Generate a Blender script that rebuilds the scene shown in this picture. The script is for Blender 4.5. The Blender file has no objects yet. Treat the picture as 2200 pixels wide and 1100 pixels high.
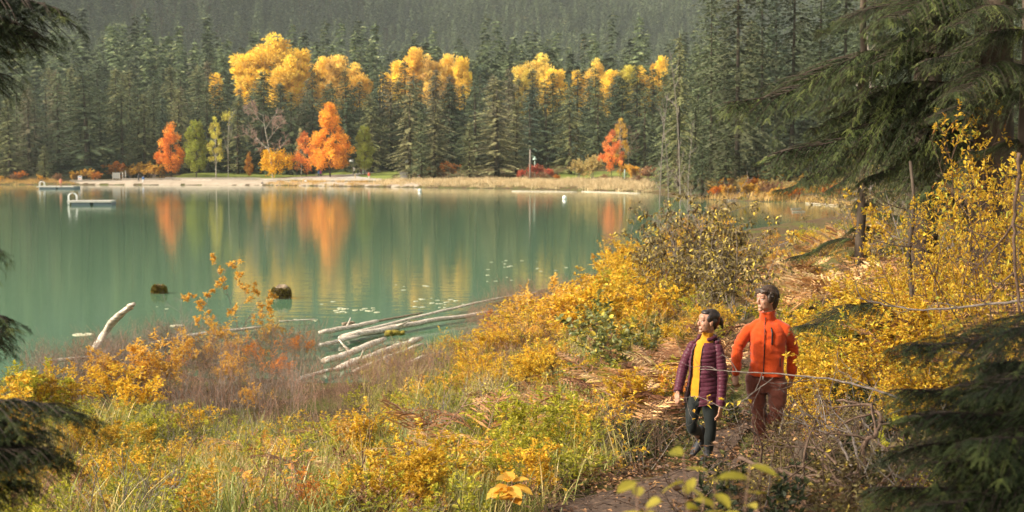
import bpy, math, random
import numpy as np
from mathutils import Vector, Matrix, Euler
rad = math.radians
scene = bpy.context.scene
col = scene.collection
F = 2866.0            # focal length in units of the 2200 px wide photograph
EYE = 5.0             # camera height over the lake
PITCH = math.atan(200 / F)

# ------------------------------------------------------------------ camera, sky, sun, exposure
cam_d = bpy.data.cameras.new("camera")
cam = bpy.data.objects.new("camera", cam_d); col.objects.link(cam); scene.camera = cam
cam_d.sensor_width = 36.0
cam_d.lens = 36.0 * F / 2200
cam_d.clip_start = 0.1; cam_d.clip_end = 9000
cam.location = (0, 0, EYE)
cam.rotation_euler = (math.pi / 2 - PITCH, 0, 0)
cam_d.dof.use_dof = True
cam_d.dof.focus_distance = 13.9
cam_d.dof.aperture_fstop = 3.2

SUN_DIR = Vector((-0.78, -0.26, 0.54)).normalized()     # towards the sun: upper left, behind the photographer
world = bpy.data.worlds.new("World"); scene.world = world; world.use_nodes = True
wn = world.node_tree; wn.nodes.clear()
sky = wn.nodes.new("ShaderNodeTexSky"); sky.sky_type = 'NISHITA'; sky.sun_disc = False
sky.sun_elevation = math.asin(SUN_DIR.z); sky.sun_rotation = math.atan2(SUN_DIR.x, SUN_DIR.y)
sky.dust_density = 4.0; sky.air_density = 1.2; sky.ozone_density = 1.0
hs = wn.nodes.new("ShaderNodeHueSaturation"); hs.inputs["Saturation"].default_value = 0.25
bg = wn.nodes.new("ShaderNodeBackground"); bg.inputs[1].default_value = 0.15
wo = wn.nodes.new("ShaderNodeOutputWorld")
tint = wn.nodes.new("ShaderNodeMix"); tint.data_type = 'RGBA'; tint.blend_type = 'MULTIPLY'; tint.inputs[0].default_value = 1.0; tint.inputs[7].default_value = (1.0, 0.955, 0.87, 1)   # white balance of a hazy autumn afternoon
wn.links.new(sky.outputs[0], hs.inputs["Color"]); wn.links.new(hs.outputs[0], tint.inputs[6]); wn.links.new(tint.outputs[2], bg.inputs[0]); wn.links.new(bg.outputs[0], wo.inputs[0])
sun_d = bpy.data.lights.new("sun", 'SUN'); sun = bpy.data.objects.new("sun", sun_d); col.objects.link(sun)
sun_d.energy = 3.3; sun_d.angle = rad(3.0); sun_d.color = (1.0, 0.87, 0.68)
sun.rotation_euler = (-SUN_DIR).to_track_quat('-Z', 'Y').to_euler()
sun.location = (-40, -30, 60)
scene.view_settings.view_transform = 'Standard'; scene.view_settings.look = 'None'
scene.view_settings.exposure = 0.9; scene.view_settings.gamma = 1.0
scene.render.engine = 'CYCLES'
cy = scene.cycles
cy.max_bounces = 6; cy.diffuse_bounces = 3; cy.glossy_bounces = 3; cy.transmission_bounces = 3
cy.transparent_max_bounces = 6; cy.volume_bounces = 1
cy.caustics_reflective = False; cy.caustics_refractive = False
cy.use_adaptive_sampling = True; cy.adaptive_threshold = 0.02
cy.use_denoising = True

# ------------------------------------------------------------------ picture geometry
ct, st = math.cos(PITCH), math.sin(PITCH)
def ray(px, py):
    u, v = (px - 1100) / F, (550 - py) / F
    return np.array([u, ct + v * st, -st + v * ct])
def at_z(px, py, z=0.0):
    d = ray(px, py); s = (z - EYE) / d[2]; return np.array([0, 0, EYE]) + d * s
def at_d(px, py, D):
    d = ray(px, py); return np.array([0, 0, EYE]) + d * (D / d[1])

# ------------------------------------------------------------------ object helpers
def tag(o, label=None, cat=None, group=None, kind=None):
    if label: o["label"] = label
    if cat: o["category"] = cat
    if group: o["group"] = group
    if kind: o["kind"] = kind
    return o
def thing(name, label, cat, loc, rz=0.0, group=None, scale=1.0):
    o = bpy.data.objects.new(name, None); col.objects.link(o)
    o.location = [float(a) for a in loc]; o.rotation_euler = (0, 0, rz)
    o.scale = (scale,) * 3 if isinstance(scale, (int, float)) else scale
    o.empty_display_size = 0.2
    return tag(o, label, cat, group)
def link(name, mesh, parent=None, color=None, loc=None, rot=None, scale=None):
    o = bpy.data.objects.new(name, mesh); col.objects.link(o)
    if parent is not None: o.parent = parent
    if color is not None: o.color = (*color, 1)
    if loc is not None: o.location = [float(a) for a in loc]
    if rot is not None: o.rotation_euler = rot
    if scale is not None: o.scale = scale
    return o

class Buf:
    """collects vertices and faces; build() makes ONE mesh"""
    def __init__(s):
        s.v = []; s.f3 = []; s.f4 = []; s.m3 = []; s.m4 = []; s.a = []; s.n = 0; s.sm3 = []; s.sm4 = []
    def add(s, V, tris=None, quads=None, var=0.5, mat=0, smooth=False):
        V = np.asarray(V, float).reshape(-1, 3); b = s.n
        s.v.append(V); s.n += len(V)
        s.a.append(np.broadcast_to(np.asarray(var, float), (len(V),)).copy())
        if tris is not None and len(tris):
            t = np.asarray(tris, int).reshape(-1, 3) + b; s.f3.append(t); s.m3.append(np.full(len(t), mat)); s.sm3.append(np.full(len(t), smooth))
        if quads is not None and len(quads):
            q = np.asarray(quads, int).reshape(-1, 4) + b; s.f4.append(q); s.m4.append(np.full(len(q), mat)); s.sm4.append(np.full(len(q), smooth))
    def arrays(s):
        V = np.concatenate(s.v) if s.v else np.zeros((0, 3))
        T = np.concatenate(s.f3) if s.f3 else np.zeros((0, 3), int)
        Q = np.concatenate(s.f4) if s.f4 else np.zeros((0, 4), int)
        return V, T, Q
    def mesh(s, name, mats):
        V, T, Q = s.arrays()
        me = bpy.data.meshes.new(name)
        me.vertices.add(len(V)); me.vertices.foreach_set("co", V.astype(np.float32).ravel())
        nl = len(T) * 3 + len(Q) * 4
        me.loops.add(nl); me.loops.foreach_set("vertex_index", np.concatenate([T.ravel(), Q.ravel()]).astype(np.int32))
        me.polygons.add(len(T) + len(Q))
        starts = np.concatenate([np.arange(len(T)) * 3, len(T) * 3 + np.arange(len(Q)) * 4]).astype(np.int32)
        me.polygons.foreach_set("loop_start", starts)
        mi = np.concatenate(s.m3 + s.m4) if (s.m3 or s.m4) else np.zeros(0)
        me.polygons.foreach_set("material_index", mi.astype(np.int32))
        sm = np.concatenate(s.sm3 + s.sm4) if (s.sm3 or s.sm4) else np.zeros(0)
        me.polygons.foreach_set("use_smooth", sm.astype(bool))
        at = me.attributes.new("var", 'FLOAT', 'POINT'); at.data.foreach_set("value", np.concatenate(s.a).astype(np.float32) if s.a else [])
        for m in (mats if isinstance(mats, (list, tuple)) else [mats]): me.materials.append(m)
        me.update(calc_edges=True); me.validate()
        return me

def unit(a):
    a = np.asarray(a, float); return a / (np.linalg.norm(a, axis=-1, keepdims=True) + 1e-9)
def rvec(rng, n): return unit(rng.normal(size=(n, 3)))

def leaves(buf, P, D, N, L, W, var=0.5, mat=0, fold=0.25, wide=0.45):
    """many leaves at once: base, two shoulders, tip; folded on the midrib"""
    P = np.asarray(P, float); n = len(P)
    if n == 0: return
    D = unit(D); S = unit(np.cross(D, N)); N = np.cross(S, D)
    L = np.broadcast_to(np.asarray(L, float), (n,))[:, None]; W = np.broadcast_to(np.asarray(W, float), (n,))[:, None]
    mid = P + D * L * wide
    V = np.stack([P, mid + S * W / 2 + N * W * fold, P + D * L - N * L * 0.08, mid - S * W / 2 + N * W * fold], 1).reshape(-1, 3)
    b = np.arange(n)[:, None] * 4
    buf.add(V, np.concatenate([b + [0, 3, 2], b + [0, 2, 1]]), var=np.repeat(np.broadcast_to(var, (n,)), 4), mat=mat)

def big_leaves(buf, P, D, N, L, W, var=0.5, mat=0, curl=0.3):
    """leaves with an outline of eight points and a curl, for plants near the camera"""
    P = np.asarray(P, float); n = len(P); D = unit(D); S = unit(np.cross(D, N)); N = np.cross(S, D)
    L = np.broadcast_to(np.asarray(L, float), (n,))[:, None]; W = np.broadcast_to(np.asarray(W, float), (n,))[:, None]
    cu = np.broadcast_to(np.asarray(curl, float), (n,))[:, None]
    rows = []
    ts = [0, .22, .5, .78, 1.0]; ws = [0, .75, 1.0, .68, 0]
    for t, w in zip(ts, ws):
        c = P + D * L * t - N * L * cu * t * t * 0.6
        if w == 0: rows.append([c])
        else:
            rows.append([c + S * W * w / 2 + N * W * .16 * w, c, c - S * W * w / 2 + N * W * .16 * w])
    V = np.stack([p for r in rows for p in r], 1).reshape(-1, 3)      # 11 verts per leaf
    k = np.arange(n)[:, None] * 11
    tr = [[0, 2, 1], [0, 3, 2], [10, 7, 8], [10, 8, 9]]
    qd = []
    for r in (1, 4):
        qd += [[r, r + 1, r + 4, r + 3], [r + 1, r + 2, r + 5, r + 4]]
    buf.add(V, np.concatenate([k + t for t in tr]), np.concatenate([k + q for q in qd]), var=np.repeat(np.broadcast_to(var, (n,)), 11), mat=mat)

def tube(buf, pts, radii, sides=5, var=0.5, mat=0, cap=True, flat=1.0, smooth=True):
    pts = np.asarray(pts, float); n = len(pts); radii = np.broadcast_to(np.asarray(radii, float), (n,))
    T = unit(np.gradient(pts, axis=0))
    ref = np.array([0, 0, 1.0]) if abs(T[0][2]) < 0.9 else np.array([1.0, 0, 0])
    A = unit(np.cross(T, ref)); B = np.cross(T, A)
    an = np.arange(sides) * 2 * math.pi / sides
    V = pts[:, None, :] + radii[:, None, None] * (A[:, None, :] * np.cos(an)[None, :, None] + flat * B[:, None, :] * np.sin(an)[None, :, None])
    i = np.arange(n - 1)[:, None] * sides; j = np.arange(sides)[None, :]; j2 = (j + 1) % sides
    Q = np.stack([i + j, i + j2, i + sides + j2, i + sides + j], -1).reshape(-1, 4)
    V = V.reshape(-1, 3); tr = None
    if cap:
        V = np.vstack([V, pts[0], pts[-1]]); c0, c1 = n * sides, n * sides + 1
        jj = np.arange(sides); k = (jj + 1) % sides
        tr = np.concatenate([np.stack([np.full(sides, c0), k, jj], 1), np.stack([np.full(sides, c1), (n - 1) * sides + jj, (n - 1) * sides + k], 1)])
    buf.add(V, tr, Q, var=var, mat=mat, smooth=smooth)

def stamp(buf, tpl, M, var, mat=0):
    """tpl = (V, T, Q) copied by every 4x4 matrix of M"""
    V, T, Q = tpl; n = len(M); k = len(V)
    if n == 0: return
    W = np.einsum('nij,kj->nki', M[:, :3, :3], V) + M[:, None, :3, 3]
    b = np.arange(n)[:, None, None] * k
    buf.add(W.reshape(-1, 3), (T[None] + b).reshape(-1, 3) if len(T) else None, (Q[None] + b).reshape(-1, 4) if len(Q) else None,
            var=np.repeat(np.broadcast_to(var, (n,)), k), mat=mat)
def frames(P, D, N, S):
    """matrices whose x axis is D, z about N"""
    D = unit(D); Y = unit(np.cross(N, D)); Z = np.cross(D, Y); n = len(D)
    M = np.zeros((n, 4, 4)); S = np.broadcast_to(np.asarray(S, float), (n,))[:, None]
    M[:, :3, 0] = D * S; M[:, :3, 1] = Y * S; M[:, :3, 2] = Z * S; M[:, :3, 3] = P; M[:, 3, 3] = 1
    return M
def box(buf, c, s, rz=0.0, mat=0, var=0.5):
    c = np.asarray(c, float); h = np.asarray(s, float) / 2
    V = np.array([[x, y, z] for x in (-1, 1) for y in (-1, 1) for z in (-1, 1)]) * h
    if rz: V = V @ np.array([[math.cos(rz), math.sin(rz), 0], [-math.sin(rz), math.cos(rz), 0], [0, 0, 1]])
    buf.add(V + c, None, [[0, 1, 3, 2], [4, 6, 7, 5], [0, 4, 5, 1], [2, 3, 7, 6], [0, 2, 6, 4], [1, 5, 7, 3]], mat=mat, var=var)
def ellipsoid(buf, c, r, R=None, nu=20, nv=14, mat=0, var=0.5):
    u = np.arange(nu) * 2 * math.pi / nu; v = np.linspace(0, math.pi, nv + 1)[1:-1]
    X = np.array([[math.cos(a) * math.sin(b), math.sin(a) * math.sin(b), math.cos(b)] for b in v for a in u])
    V = np.vstack([X, [0, 0, 1], [0, 0, -1]]) * np.asarray(r)
    if R is not None: V = V @ np.asarray(R).T
    Q = [[i * nu + j, (i + 1) * nu + j, (i + 1) * nu + (j + 1) % nu, i * nu + (j + 1) % nu] for i in range(nv - 2) for j in range(nu)]
    k = len(X); l = (nv - 2) * nu
    T = [[k, j, (j + 1) % nu] for j in range(nu)] + [[k + 1, l + (j + 1) % nu, l + j] for j in range(nu)]
    buf.add(V + np.asarray(c), T, Q, mat=mat, var=var, smooth=True)

# ------------------------------------------------------------------ materials
def new_mat(name):
    m = bpy.data.materials.new(name); m.use_nodes = True; nt = m.node_tree; nt.nodes.clear()
    return m, nt, nt.nodes.new, nt.links.new
def ramp(nt, stops):
    r = nt.nodes.new("ShaderNodeValToRGB"); e = r.color_ramp.elements
    while len(e) < len(stops): e.new(0.5)
    for k, (p, c) in zip(e, stops): k.position = p; k.color = (*c, 1)
    return r
def leaf_mat(name, stops=None, transl=0.3, rough=0.55, obj_color=False, spec=0.3, spread=0.5, hue=0.015, rnd=(0.82, 1.15)):
    """leaf colour from the per-leaf attribute var; object colour carries the kind"""
    m, nt, N, L = new_mat(name)
    at = N("ShaderNodeAttribute"); at.attribute_name = "var"
    if obj_color:
        oi = N("ShaderNodeObjectInfo"); hsv = N("ShaderNodeHueSaturation")
        mr = N("ShaderNodeMapRange"); mr.inputs[3].default_value = 1 - spread; mr.inputs[4].default_value = 1 + spread
        mh = N("ShaderNodeMapRange"); mh.inputs[3].default_value = 0.5 - hue; mh.inputs[4].default_value = 0.5 + hue
        L(at.outputs["Fac"], mr.inputs[0]); L(at.outputs["Fac"], mh.inputs[0])
        L(oi.outputs["Color"], hsv.inputs["Color"]); L(mr.outputs[0], hsv.inputs["Value"]); L(mh.outputs[0], hsv.inputs["Hue"])
        colr = hsv.outputs[0]
    else:
        r = ramp(nt, stops); L(at.outputs["Fac"], r.inputs[0]); oi = N("ShaderNodeObjectInfo")
        hsv = N("ShaderNodeHueSaturation"); mr = N("ShaderNodeMapRange"); mr.inputs[3].default_value = rnd[0]; mr.inputs[4].default_value = rnd[1]
        L(oi.outputs["Random"], mr.inputs[0]); L(mr.outputs[0], hsv.inputs["Value"]); L(r.outputs[0], hsv.inputs["Color"]); colr = hsv.outputs[0]
    p = N("ShaderNodeBsdfPrincipled"); p.inputs["Roughness"].default_value = rough; p.inputs["Specular IOR Level"].default_value = spec
    t = N("ShaderNodeBsdfTranslucent"); mx = N("ShaderNodeMixShader"); mx.inputs[0].default_value = transl
    o = N("ShaderNodeOutputMaterial")
    L(colr, p.inputs["Base Color"]); L(colr, t.inputs["Color"]); L(p.outputs[0], mx.inputs[1]); L(t.outputs[0], mx.inputs[2]); L(mx.outputs[0], o.inputs[0])
    return m
def surf_mat(name, stops, scale=3.0, rough=0.85, bump=0.3, stretch=(1, 1, 1), detail=6, spec=0.25, coord="Object", wave=None, bdist=0.02):
    """noise driven base colour plus bump"""
    m, nt, N, L = new_mat(name)
    tc = N("ShaderNodeTexCoord"); mp = N("ShaderNodeMapping"); mp.inputs["Scale"].default_value = stretch
    nz = N("ShaderNodeTexNoise"); nz.inputs["Scale"].default_value = scale; nz.inputs["Detail"].default_value = detail; nz.inputs["Roughness"].default_value = 0.62
    L(tc.outputs[coord], mp.inputs[0]); L(mp.outputs[0], nz.inputs["Vector"])
    r = ramp(nt, stops); L(nz.outputs["Fac"], r.inputs[0])
    p = N("ShaderNodeBsdfPrincipled"); p.inputs["Roughness"].default_value = rough; p.inputs["Specular IOR Level"].default_value = spec
    bp = N("ShaderNodeBump"); bp.inputs["Strength"].default_value = bump; bp.inputs["Distance"].default_value = bdist
    L(r.outputs[0], p.inputs["Base Color"]); L(nz.outputs["Fac"], bp.inputs["Height"]); L(bp.outputs[0], p.inputs["Normal"])
    o = N("ShaderNodeOutputMaterial"); L(p.outputs[0], o.inputs[0])
    return m
def plain(name, c, rough=0.6, spec=0.3, metal=0.0, var=0.12):
    return surf_mat(name, [(0.3, tuple(max(0, x * (1 - var)) for x in c)), (0.7, tuple(x * (1 + var) for x in c))], scale=9, rough=rough, bump=0.1, spec=spec, bdist=0.004)

M = {}
M["needles"] = leaf_mat("conifer_needles", transl=0.12, obj_color=True, spread=0.55, rough=0.6)
M["crown"] = leaf_mat("autumn_crown", transl=0.4, obj_color=True, spread=0.38, hue=.018)
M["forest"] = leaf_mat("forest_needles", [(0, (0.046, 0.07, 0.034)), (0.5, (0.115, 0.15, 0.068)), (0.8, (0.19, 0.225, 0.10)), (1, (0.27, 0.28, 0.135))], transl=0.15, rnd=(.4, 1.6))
M["bark"] = surf_mat("bark_brown", [(0.3, (0.03, 0.022, 0.016)), (0.7, (0.12, 0.09, 0.065))], scale=6, stretch=(1, 1, 0.2), bump=0.8)
M["bark_pale"] = surf_mat("bark_pale", [(0.3, (0.22, 0.18, 0.14)), (0.6, (0.5, 0.45, 0.38))], scale=5, stretch=(1, 1, 0.4))
M["bark_grey"] = surf_mat("bark_grey", [(0.3, (0.13, 0.105, 0.09)), (0.7, (0.33, 0.28, 0.24))], scale=8, stretch=(1, 1, 0.4))
M["twig"] = surf_mat("twig_brown", [(0.3, (0.05, 0.03, 0.02)), (0.7, (0.17, 0.11, 0.08))], scale=20)
M["twig_grey"] = surf_mat("twig_grey", [(0.3, (0.12, 0.095, 0.08)), (0.7, (0.34, 0.29, 0.25))], scale=20)
M["twig_mid"] = surf_mat("twig_mid", [(0.3, (0.06, 0.045, 0.038)), (0.7, (0.20, 0.165, 0.145))], scale=20)
M["twig_red"] = surf_mat("twig_russet", [(0.3, (0.17, 0.09, 0.065)), (0.7, (0.42, 0.27, 0.20))], scale=20)
Y1 = [(0, (0.20, 0.09, 0.03)), (0.18, (0.50, 0.26, 0.03)), (0.5, (0.76, 0.49, 0.04)), (0.85, (0.80, 0.60, 0.07)), (1, (0.45, 0.48, 0.07))]
M["yellow"] = leaf_mat("leaf_yellow", Y1, transl=0.4)
M["gold"] = leaf_mat("leaf_gold", [(0, (0.22, 0.10, 0.03)), (0.3, (0.62, 0.33, 0.05)), (0.7, (0.80, 0.51, 0.08)), (1, (0.82, 0.64, 0.20))], transl=0.4)
M["lime"] = leaf_mat("leaf_lime", [(0, (0.16, 0.20, 0.02)), (0.5, (0.45, 0.42, 0.04)), (1, (0.62, 0.52, 0.06))], transl=0.4)
M["green"] = leaf_mat("leaf_green", [(0, (0.045, 0.06, 0.018)), (0.5, (0.13, 0.155, 0.04)), (0.8, (0.26, 0.26, 0.08)), (0.9, (0.55, 0.42, 0.05)), (1, (0.6, 0.45, 0.05))], transl=0.25, spec=0.6, rough=0.4)
M["dried"] = leaf_mat("leaf_dried", [(0, (0.055, 0.036, 0.017)), (0.45, (0.15, 0.11, 0.045)), (0.8, (0.30, 0.24, 0.085)), (0.9, (0.62, 0.46, 0.07)), (1, (0.66, 0.50, 0.07))], transl=0.15)
M["orange"] = leaf_mat("leaf_orange", [(0, (0.36, 0.08, 0.02)), (0.5, (0.72, 0.27, 0.04)), (1, (0.80, 0.42, 0.09))], transl=0.4)
M["russet"] = leaf_mat("leaf_russet", [(0, (0.14, 0.06, 0.035)), (0.5, (0.38, 0.20, 0.11)), (1, (0.66, 0.44, 0.24))], transl=0.25)
M["bracken"] = leaf_mat("bracken_frond", [(0, (0.20, 0.085, 0.035)), (0.25, (0.48, 0.24, 0.10)), (0.55, (0.72, 0.42, 0.18)), (0.9, (0.82, 0.58, 0.30)), (1, (0.66, 0.54, 0.14))], transl=0.25, rnd=(.65, 1.15))
M["bracken_dark"] = leaf_mat("bracken_brown", [(0, (0.09, 0.035, 0.02)), (0.5, (0.30, 0.14, 0.07)), (1, (0.58, 0.34, 0.17))], transl=0.25)
M["grass"] = leaf_mat("grass_blades", [(0, (0.08, 0.11, 0.02)), (0.4, (0.20, 0.24, 0.04)), (0.7, (0.38, 0.37, 0.08)), (0.9, (0.58, 0.46, 0.16)), (1, (0.70, 0.54, 0.24))], transl=0.35, spec=0.5, rough=0.45)
M["reed"] = leaf_mat("reed_straw", [(0, (0.42, 0.29, 0.13)), (0.6, (0.68, 0.53, 0.30)), (1, (0.8, 0.66, 0.42))], transl=0.3)
M["hemlock"] = leaf_mat("hemlock_needles", [(0, (0.008, 0.014, 0.006)), (0.45, (0.028, 0.042, 0.015)), (0.8, (0.075, 0.100, 0.030)), (1, (0.16, 0.19, 0.05))], transl=0.15, spec=0.25)
M["log"] = surf_mat("driftwood", [(0.3, (0.16, 0.12, 0.09)), (0.45, (0.50, 0.42, 0.33)), (0.65, (0.80, 0.73, 0.63))], scale=6, stretch=(0.25, 2.5, 2.5), bump=1.0, bdist=.04)
M["logdark"] = surf_mat("wet_log", [(0.3, (0.10, 0.075, 0.05)), (0.7, (0.33, 0.25, 0.17))], scale=5, stretch=(0.2, 1.5, 1.5), bump=0.7)
M["moss"] = surf_mat("moss", [(0.3, (0.06, 0.045, 0.01)), (0.55, (0.22, 0.18, 0.03)), (0.75, (0.38, 0.32, 0.06))], scale=9, bump=1.0, rough=1)

# ------------------------------------------------------------------ terrain
def sines(seed, n, wmin, wmax):
    r = np.random.default_rng(seed); w = np.exp(r.uniform(math.log(wmin), math.log(wmax), n)); a = r.uniform(0, 2 * math.pi, n)
    kx, ky, ph, am = np.cos(a) * 2 * math.pi / w, np.sin(a) * 2 * math.pi / w, r.uniform(0, 6.28, n), w ** 0.6
    am = am / np.sqrt((am ** 2).sum())
    return lambda x, y: sum(am[i] * np.sin(kx[i] * x + ky[i] * y + ph[i]) for i in range(n))
n_small, n_mid, n_big = sines(1, 14, 1.0, 6), sines(2, 10, 12, 50), sines(3, 12, 150, 700)
_far = [(-500, 340), (-260, 318)] + [tuple(at_z(*p)[:2]) for p in [(0, 397), (270, 397.5), (550, 398), (760, 401), (900, 403), (1060, 405), (1200, 408), (1380, 413), (1430, 424), (1550, 431), (1700, 435), (1800, 439), (1850, 448)]]
_near = [tuple(at_z(*p)[:2]) for p in [(1800, 462), (1740, 480), (1650, 495), (1500, 515), (1400, 535), (1290, 575), (1230, 600), (1100, 625), (960, 655), (800, 690), (700, 705), (520, 720), (340, 742), (180, 765), (60, 790)]] + [(-16, 29), (-40, 22), (-500, 5)]
LAKE = np.array(_far + _near)
def lake_dist(x, y):
    """signed distance to the shoreline: positive on land"""
    x = np.asarray(x, float); y = np.asarray(y, float); best = np.full(x.shape, 1e9); inside = np.zeros(x.shape, bool)
    n = len(LAKE)
    for i in range(n):
        ax, ay = LAKE[i]; bx, by = LAKE[(i + 1) % n]; dx, dy = bx - ax, by - ay
        t = np.clip(((x - ax) * dx + (y - ay) * dy) / (dx * dx + dy * dy), 0, 1)
        best = np.minimum(best, np.hypot(x - ax - t * dx, y - ay - t * dy))
        c = ((ay > y) != (by > y)) & (x < (bx - ax) * (y - ay) / (by - ay + 1e-12) + ax); inside ^= c
    return np.where(inside, -best, best)
_cp = []
for px, py, z in [(300, 1090, .75), (0, 1090, .6), (700, 1095, 1.3), (1100, 1095, 2.05), (1350, 1090, 2.25), (1640, 985, 1.93), (1515, 1003, 1.90), (1900, 1000, 2.6), (2150, 1050, 3.2),
                  (1750, 860, 2.05), (1900, 760, 2.5), (1700, 660, 2.0), (1900, 620, 2.6), (2150, 640, 3.8), (1500, 640, 1.3), (1350, 720, 1.0), (1250, 800, 1.15), (1400, 930, 1.75), (1100, 860, .8),
                  (900, 860, .35), (650, 950, .04), (400, 850, .12), (1000, 740, .12), (150, 860, .15), (1300, 610, .35), (1600, 530, .8), (1750, 510, 1.0), (1950, 530, 3), (1200, 1000, 1.6), (850, 980, .75), (500, 1000, .3), (0, 940, .2), (700, 760, -.2), (800, 740, -.2), (900, 715, -.2), (1000, 700, -.15), (880, 785, -.15), (760, 800, -.15), (960, 750, -.15), (820, 700, -.2), (680, 800, -.1), (600, 770, .05)]:
    p = at_z(px, py, z); _cp.append((p[0], p[1], z))
_cp += [(0, 0, 3.4), (-5, 2, 3.0), (6, 3, 4.0), (-8, 10, 1.5), (-14, 14, .8), (12, 12, 4.5), (0, 6, 2.9), (-4, 9, 2.0), (4, 7, 2.9), (0, -8, 4.2), (20, 30, 6), (25, 60, 6), (40, 100, 4), (-20, 20, .4), (9, 20, 3.5), (60, 60, 9)]
_cp = np.array(_cp)
def ground_z(x, y):
    x = np.asarray(x, float); y = np.asarray(y, float); sh = x.shape; x = x.ravel(); y = y.ravel()
    d = lake_dist(x, y)
    num = np.zeros(x.shape); den = np.zeros(x.shape)
    for cx, cyy, cz in _cp:
        w = 1 / (((x - cx) ** 2 + (y - cyy) ** 2) + 1.2) ** 1.7; num += w * cz; den += w
    zn = num / den
    zn = np.minimum(zn, -0.06 + (0.05 + .12 * np.clip((x + 1) / 5, 0, 1)) * np.clip(d, 0, 200) + np.clip(x + 1, 0, 6) * .04 + np.clip((30 - y) / 8, 0, 1) * 2) + n_small(x, y) * 0.045
    for cx, cyy, cz in ((2.66, 13.87, 1.865), (2.0, 13.45, 1.84)):
        w = np.exp(-((x - cx) ** 2 + (y - cyy) ** 2) / .9); zn = zn * (1 - w) + w * cz
    bench = 0.35 * np.clip(d / 4, 0, 1) + 0.05 * np.clip(d, 0, 90)
    yb = 1250 + np.clip((x + 100) * 1.3, -620, 0) + n_big(x, y) * 50
    hill = 0.45 * np.log1p(np.exp(np.clip((y - yb) / 60, -20, 20))) * 60
    hill = np.where(y - yb > 1100, 0.45 * (y - yb), hill)
    left = np.clip((y - 430) / 300, 0, 1) * np.clip((-x - 60) / 150, 0, 1) * 22
    zf = bench + hill + left + n_mid(x, y) * 0.25 * np.clip(d / 30, 0, 1)
    w = np.clip((y - 110) / 60, 0, 1); w = w * w * (3 - 2 * w)
    z = zn * (1 - w) + zf * w
    shore = np.clip(d / 1.6, 0, 1)
    z = np.where(d < 0, -0.15 + 0.15 * np.maximum(d, -20), -0.15 + (z + 0.15) * shore)
    return z.reshape(sh)
def gz(x, y): return float(ground_z(np.array([x]), np.array([y]))[0])
def on_ground(px, py):
    """where the line of sight through a picture point meets the ground"""
    d = ray(px, py); s = np.concatenate([np.arange(4, 60, .1), np.arange(60, 600, .5), np.arange(600, 2500, 4)])
    x, y, z = d[0] * s, d[1] * s, EYE + d[2] * s; g = ground_z(x, y); k = np.nonzero(z < g)[0]
    k = k[0] if len(k) else len(s) - 1
    return np.array([x[k], y[k], g[k]])

def axis(parts):
    out = []
    for a, b, s in parts: out += list(np.arange(a, b, s))
    return np.array(out)
xs = axis([(-1700, -400, 40), (-400, -120, 10), (-120, -40, 4), (-40, -16, 1.2), (-16, 14, 0.45), (14, 50, 1.2), (50, 200, 5), (200, 1700, 40)])
ys = axis([(-30, 4, 2), (4, 45, 0.45), (45, 110, 1.2), (110, 240, 3), (240, 440, 2.5), (440, 900, 12), (900, 3000, 30)])
GX, GY = np.meshgrid(xs, ys); GZ = ground_z(GX, GY)
def grid_mesh(name, X, Y, Z, mat, keep=None, var=None):
    h, w = X.shape; b = Buf(); i = (np.arange(h - 1)[:, None] * w + np.arange(w - 1)[None]).ravel()
    Q = np.stack([i, i + 1, i + w + 1, i + w], 1)
    if keep is not None: Q = Q[keep[:-1, :-1].ravel()]
    b.add(np.stack([X, Y, Z], -1).reshape(-1, 3), None, Q, smooth=True, var=0.5 if var is None else var.ravel())
    return b.mesh(name, mat)

def ground_mat():
    m, nt, N, L = new_mat("soil_and_litter")
    tc = N("ShaderNodeTexCoord"); a = N("ShaderNodeTexNoise"); a.inputs["Scale"].default_value = 0.6; a.inputs["Detail"].default_value = 5
    b = N("ShaderNodeTexNoise"); b.inputs["Scale"].default_value = 14; b.inputs["Detail"].default_value = 8; b.inputs["Roughness"].default_value = 0.75
    L(tc.outputs["Object"], a.inputs["Vector"]); L(tc.outputs["Object"], b.inputs["Vector"])
    r1 = ramp(nt, [(0.3, (0.03, 0.02, 0.013)), (0.5, (0.10, 0.065, 0.038)), (0.62, (0.22, 0.13, 0.065)), (0.75, (0.40, 0.22, 0.09))])
    r2 = ramp(nt, [(0.3, (0.035, 0.04, 0.012)), (0.5, (0.10, 0.105, 0.03)), (0.7, (0.25, 0.21, 0.06))])
    L(b.outputs["Fac"], r1.inputs[0]); L(b.outputs["Fac"], r2.inputs[0])
    r3 = ramp(nt, [(0.45, (0, 0, 0)), (0.62, (1, 1, 1))]); L(a.outputs["Fac"], r3.inputs[0])
    mx = N("ShaderNodeMix"); mx.data_type = 'RGBA'; L(r3.outputs[0], mx.inputs[0]); L(r1.outputs[0], mx.inputs[6]); L(r2.outputs[0], mx.inputs[7])
    p = N("ShaderNodeBsdfPrincipled"); p.inputs["Roughness"].default_value = 0.95; p.inputs["Specular IOR Level"].default_value = 0.1
    bp = N("ShaderNodeBump"); bp.inputs["Distance"].default_value = 0.05; L(b.outputs["Fac"], bp.inputs["Height"]); L(bp.outputs[0], p.inputs["Normal"])
    L(mx.outputs[2], p.inputs["Base Color"]); o = N("ShaderNodeOutputMaterial"); L(p.outputs[0], o.inputs[0]); return m
tag(link("ground", grid_mesh("ground", GX, GY, GZ, ground_mat())), kind="structure")

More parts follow.
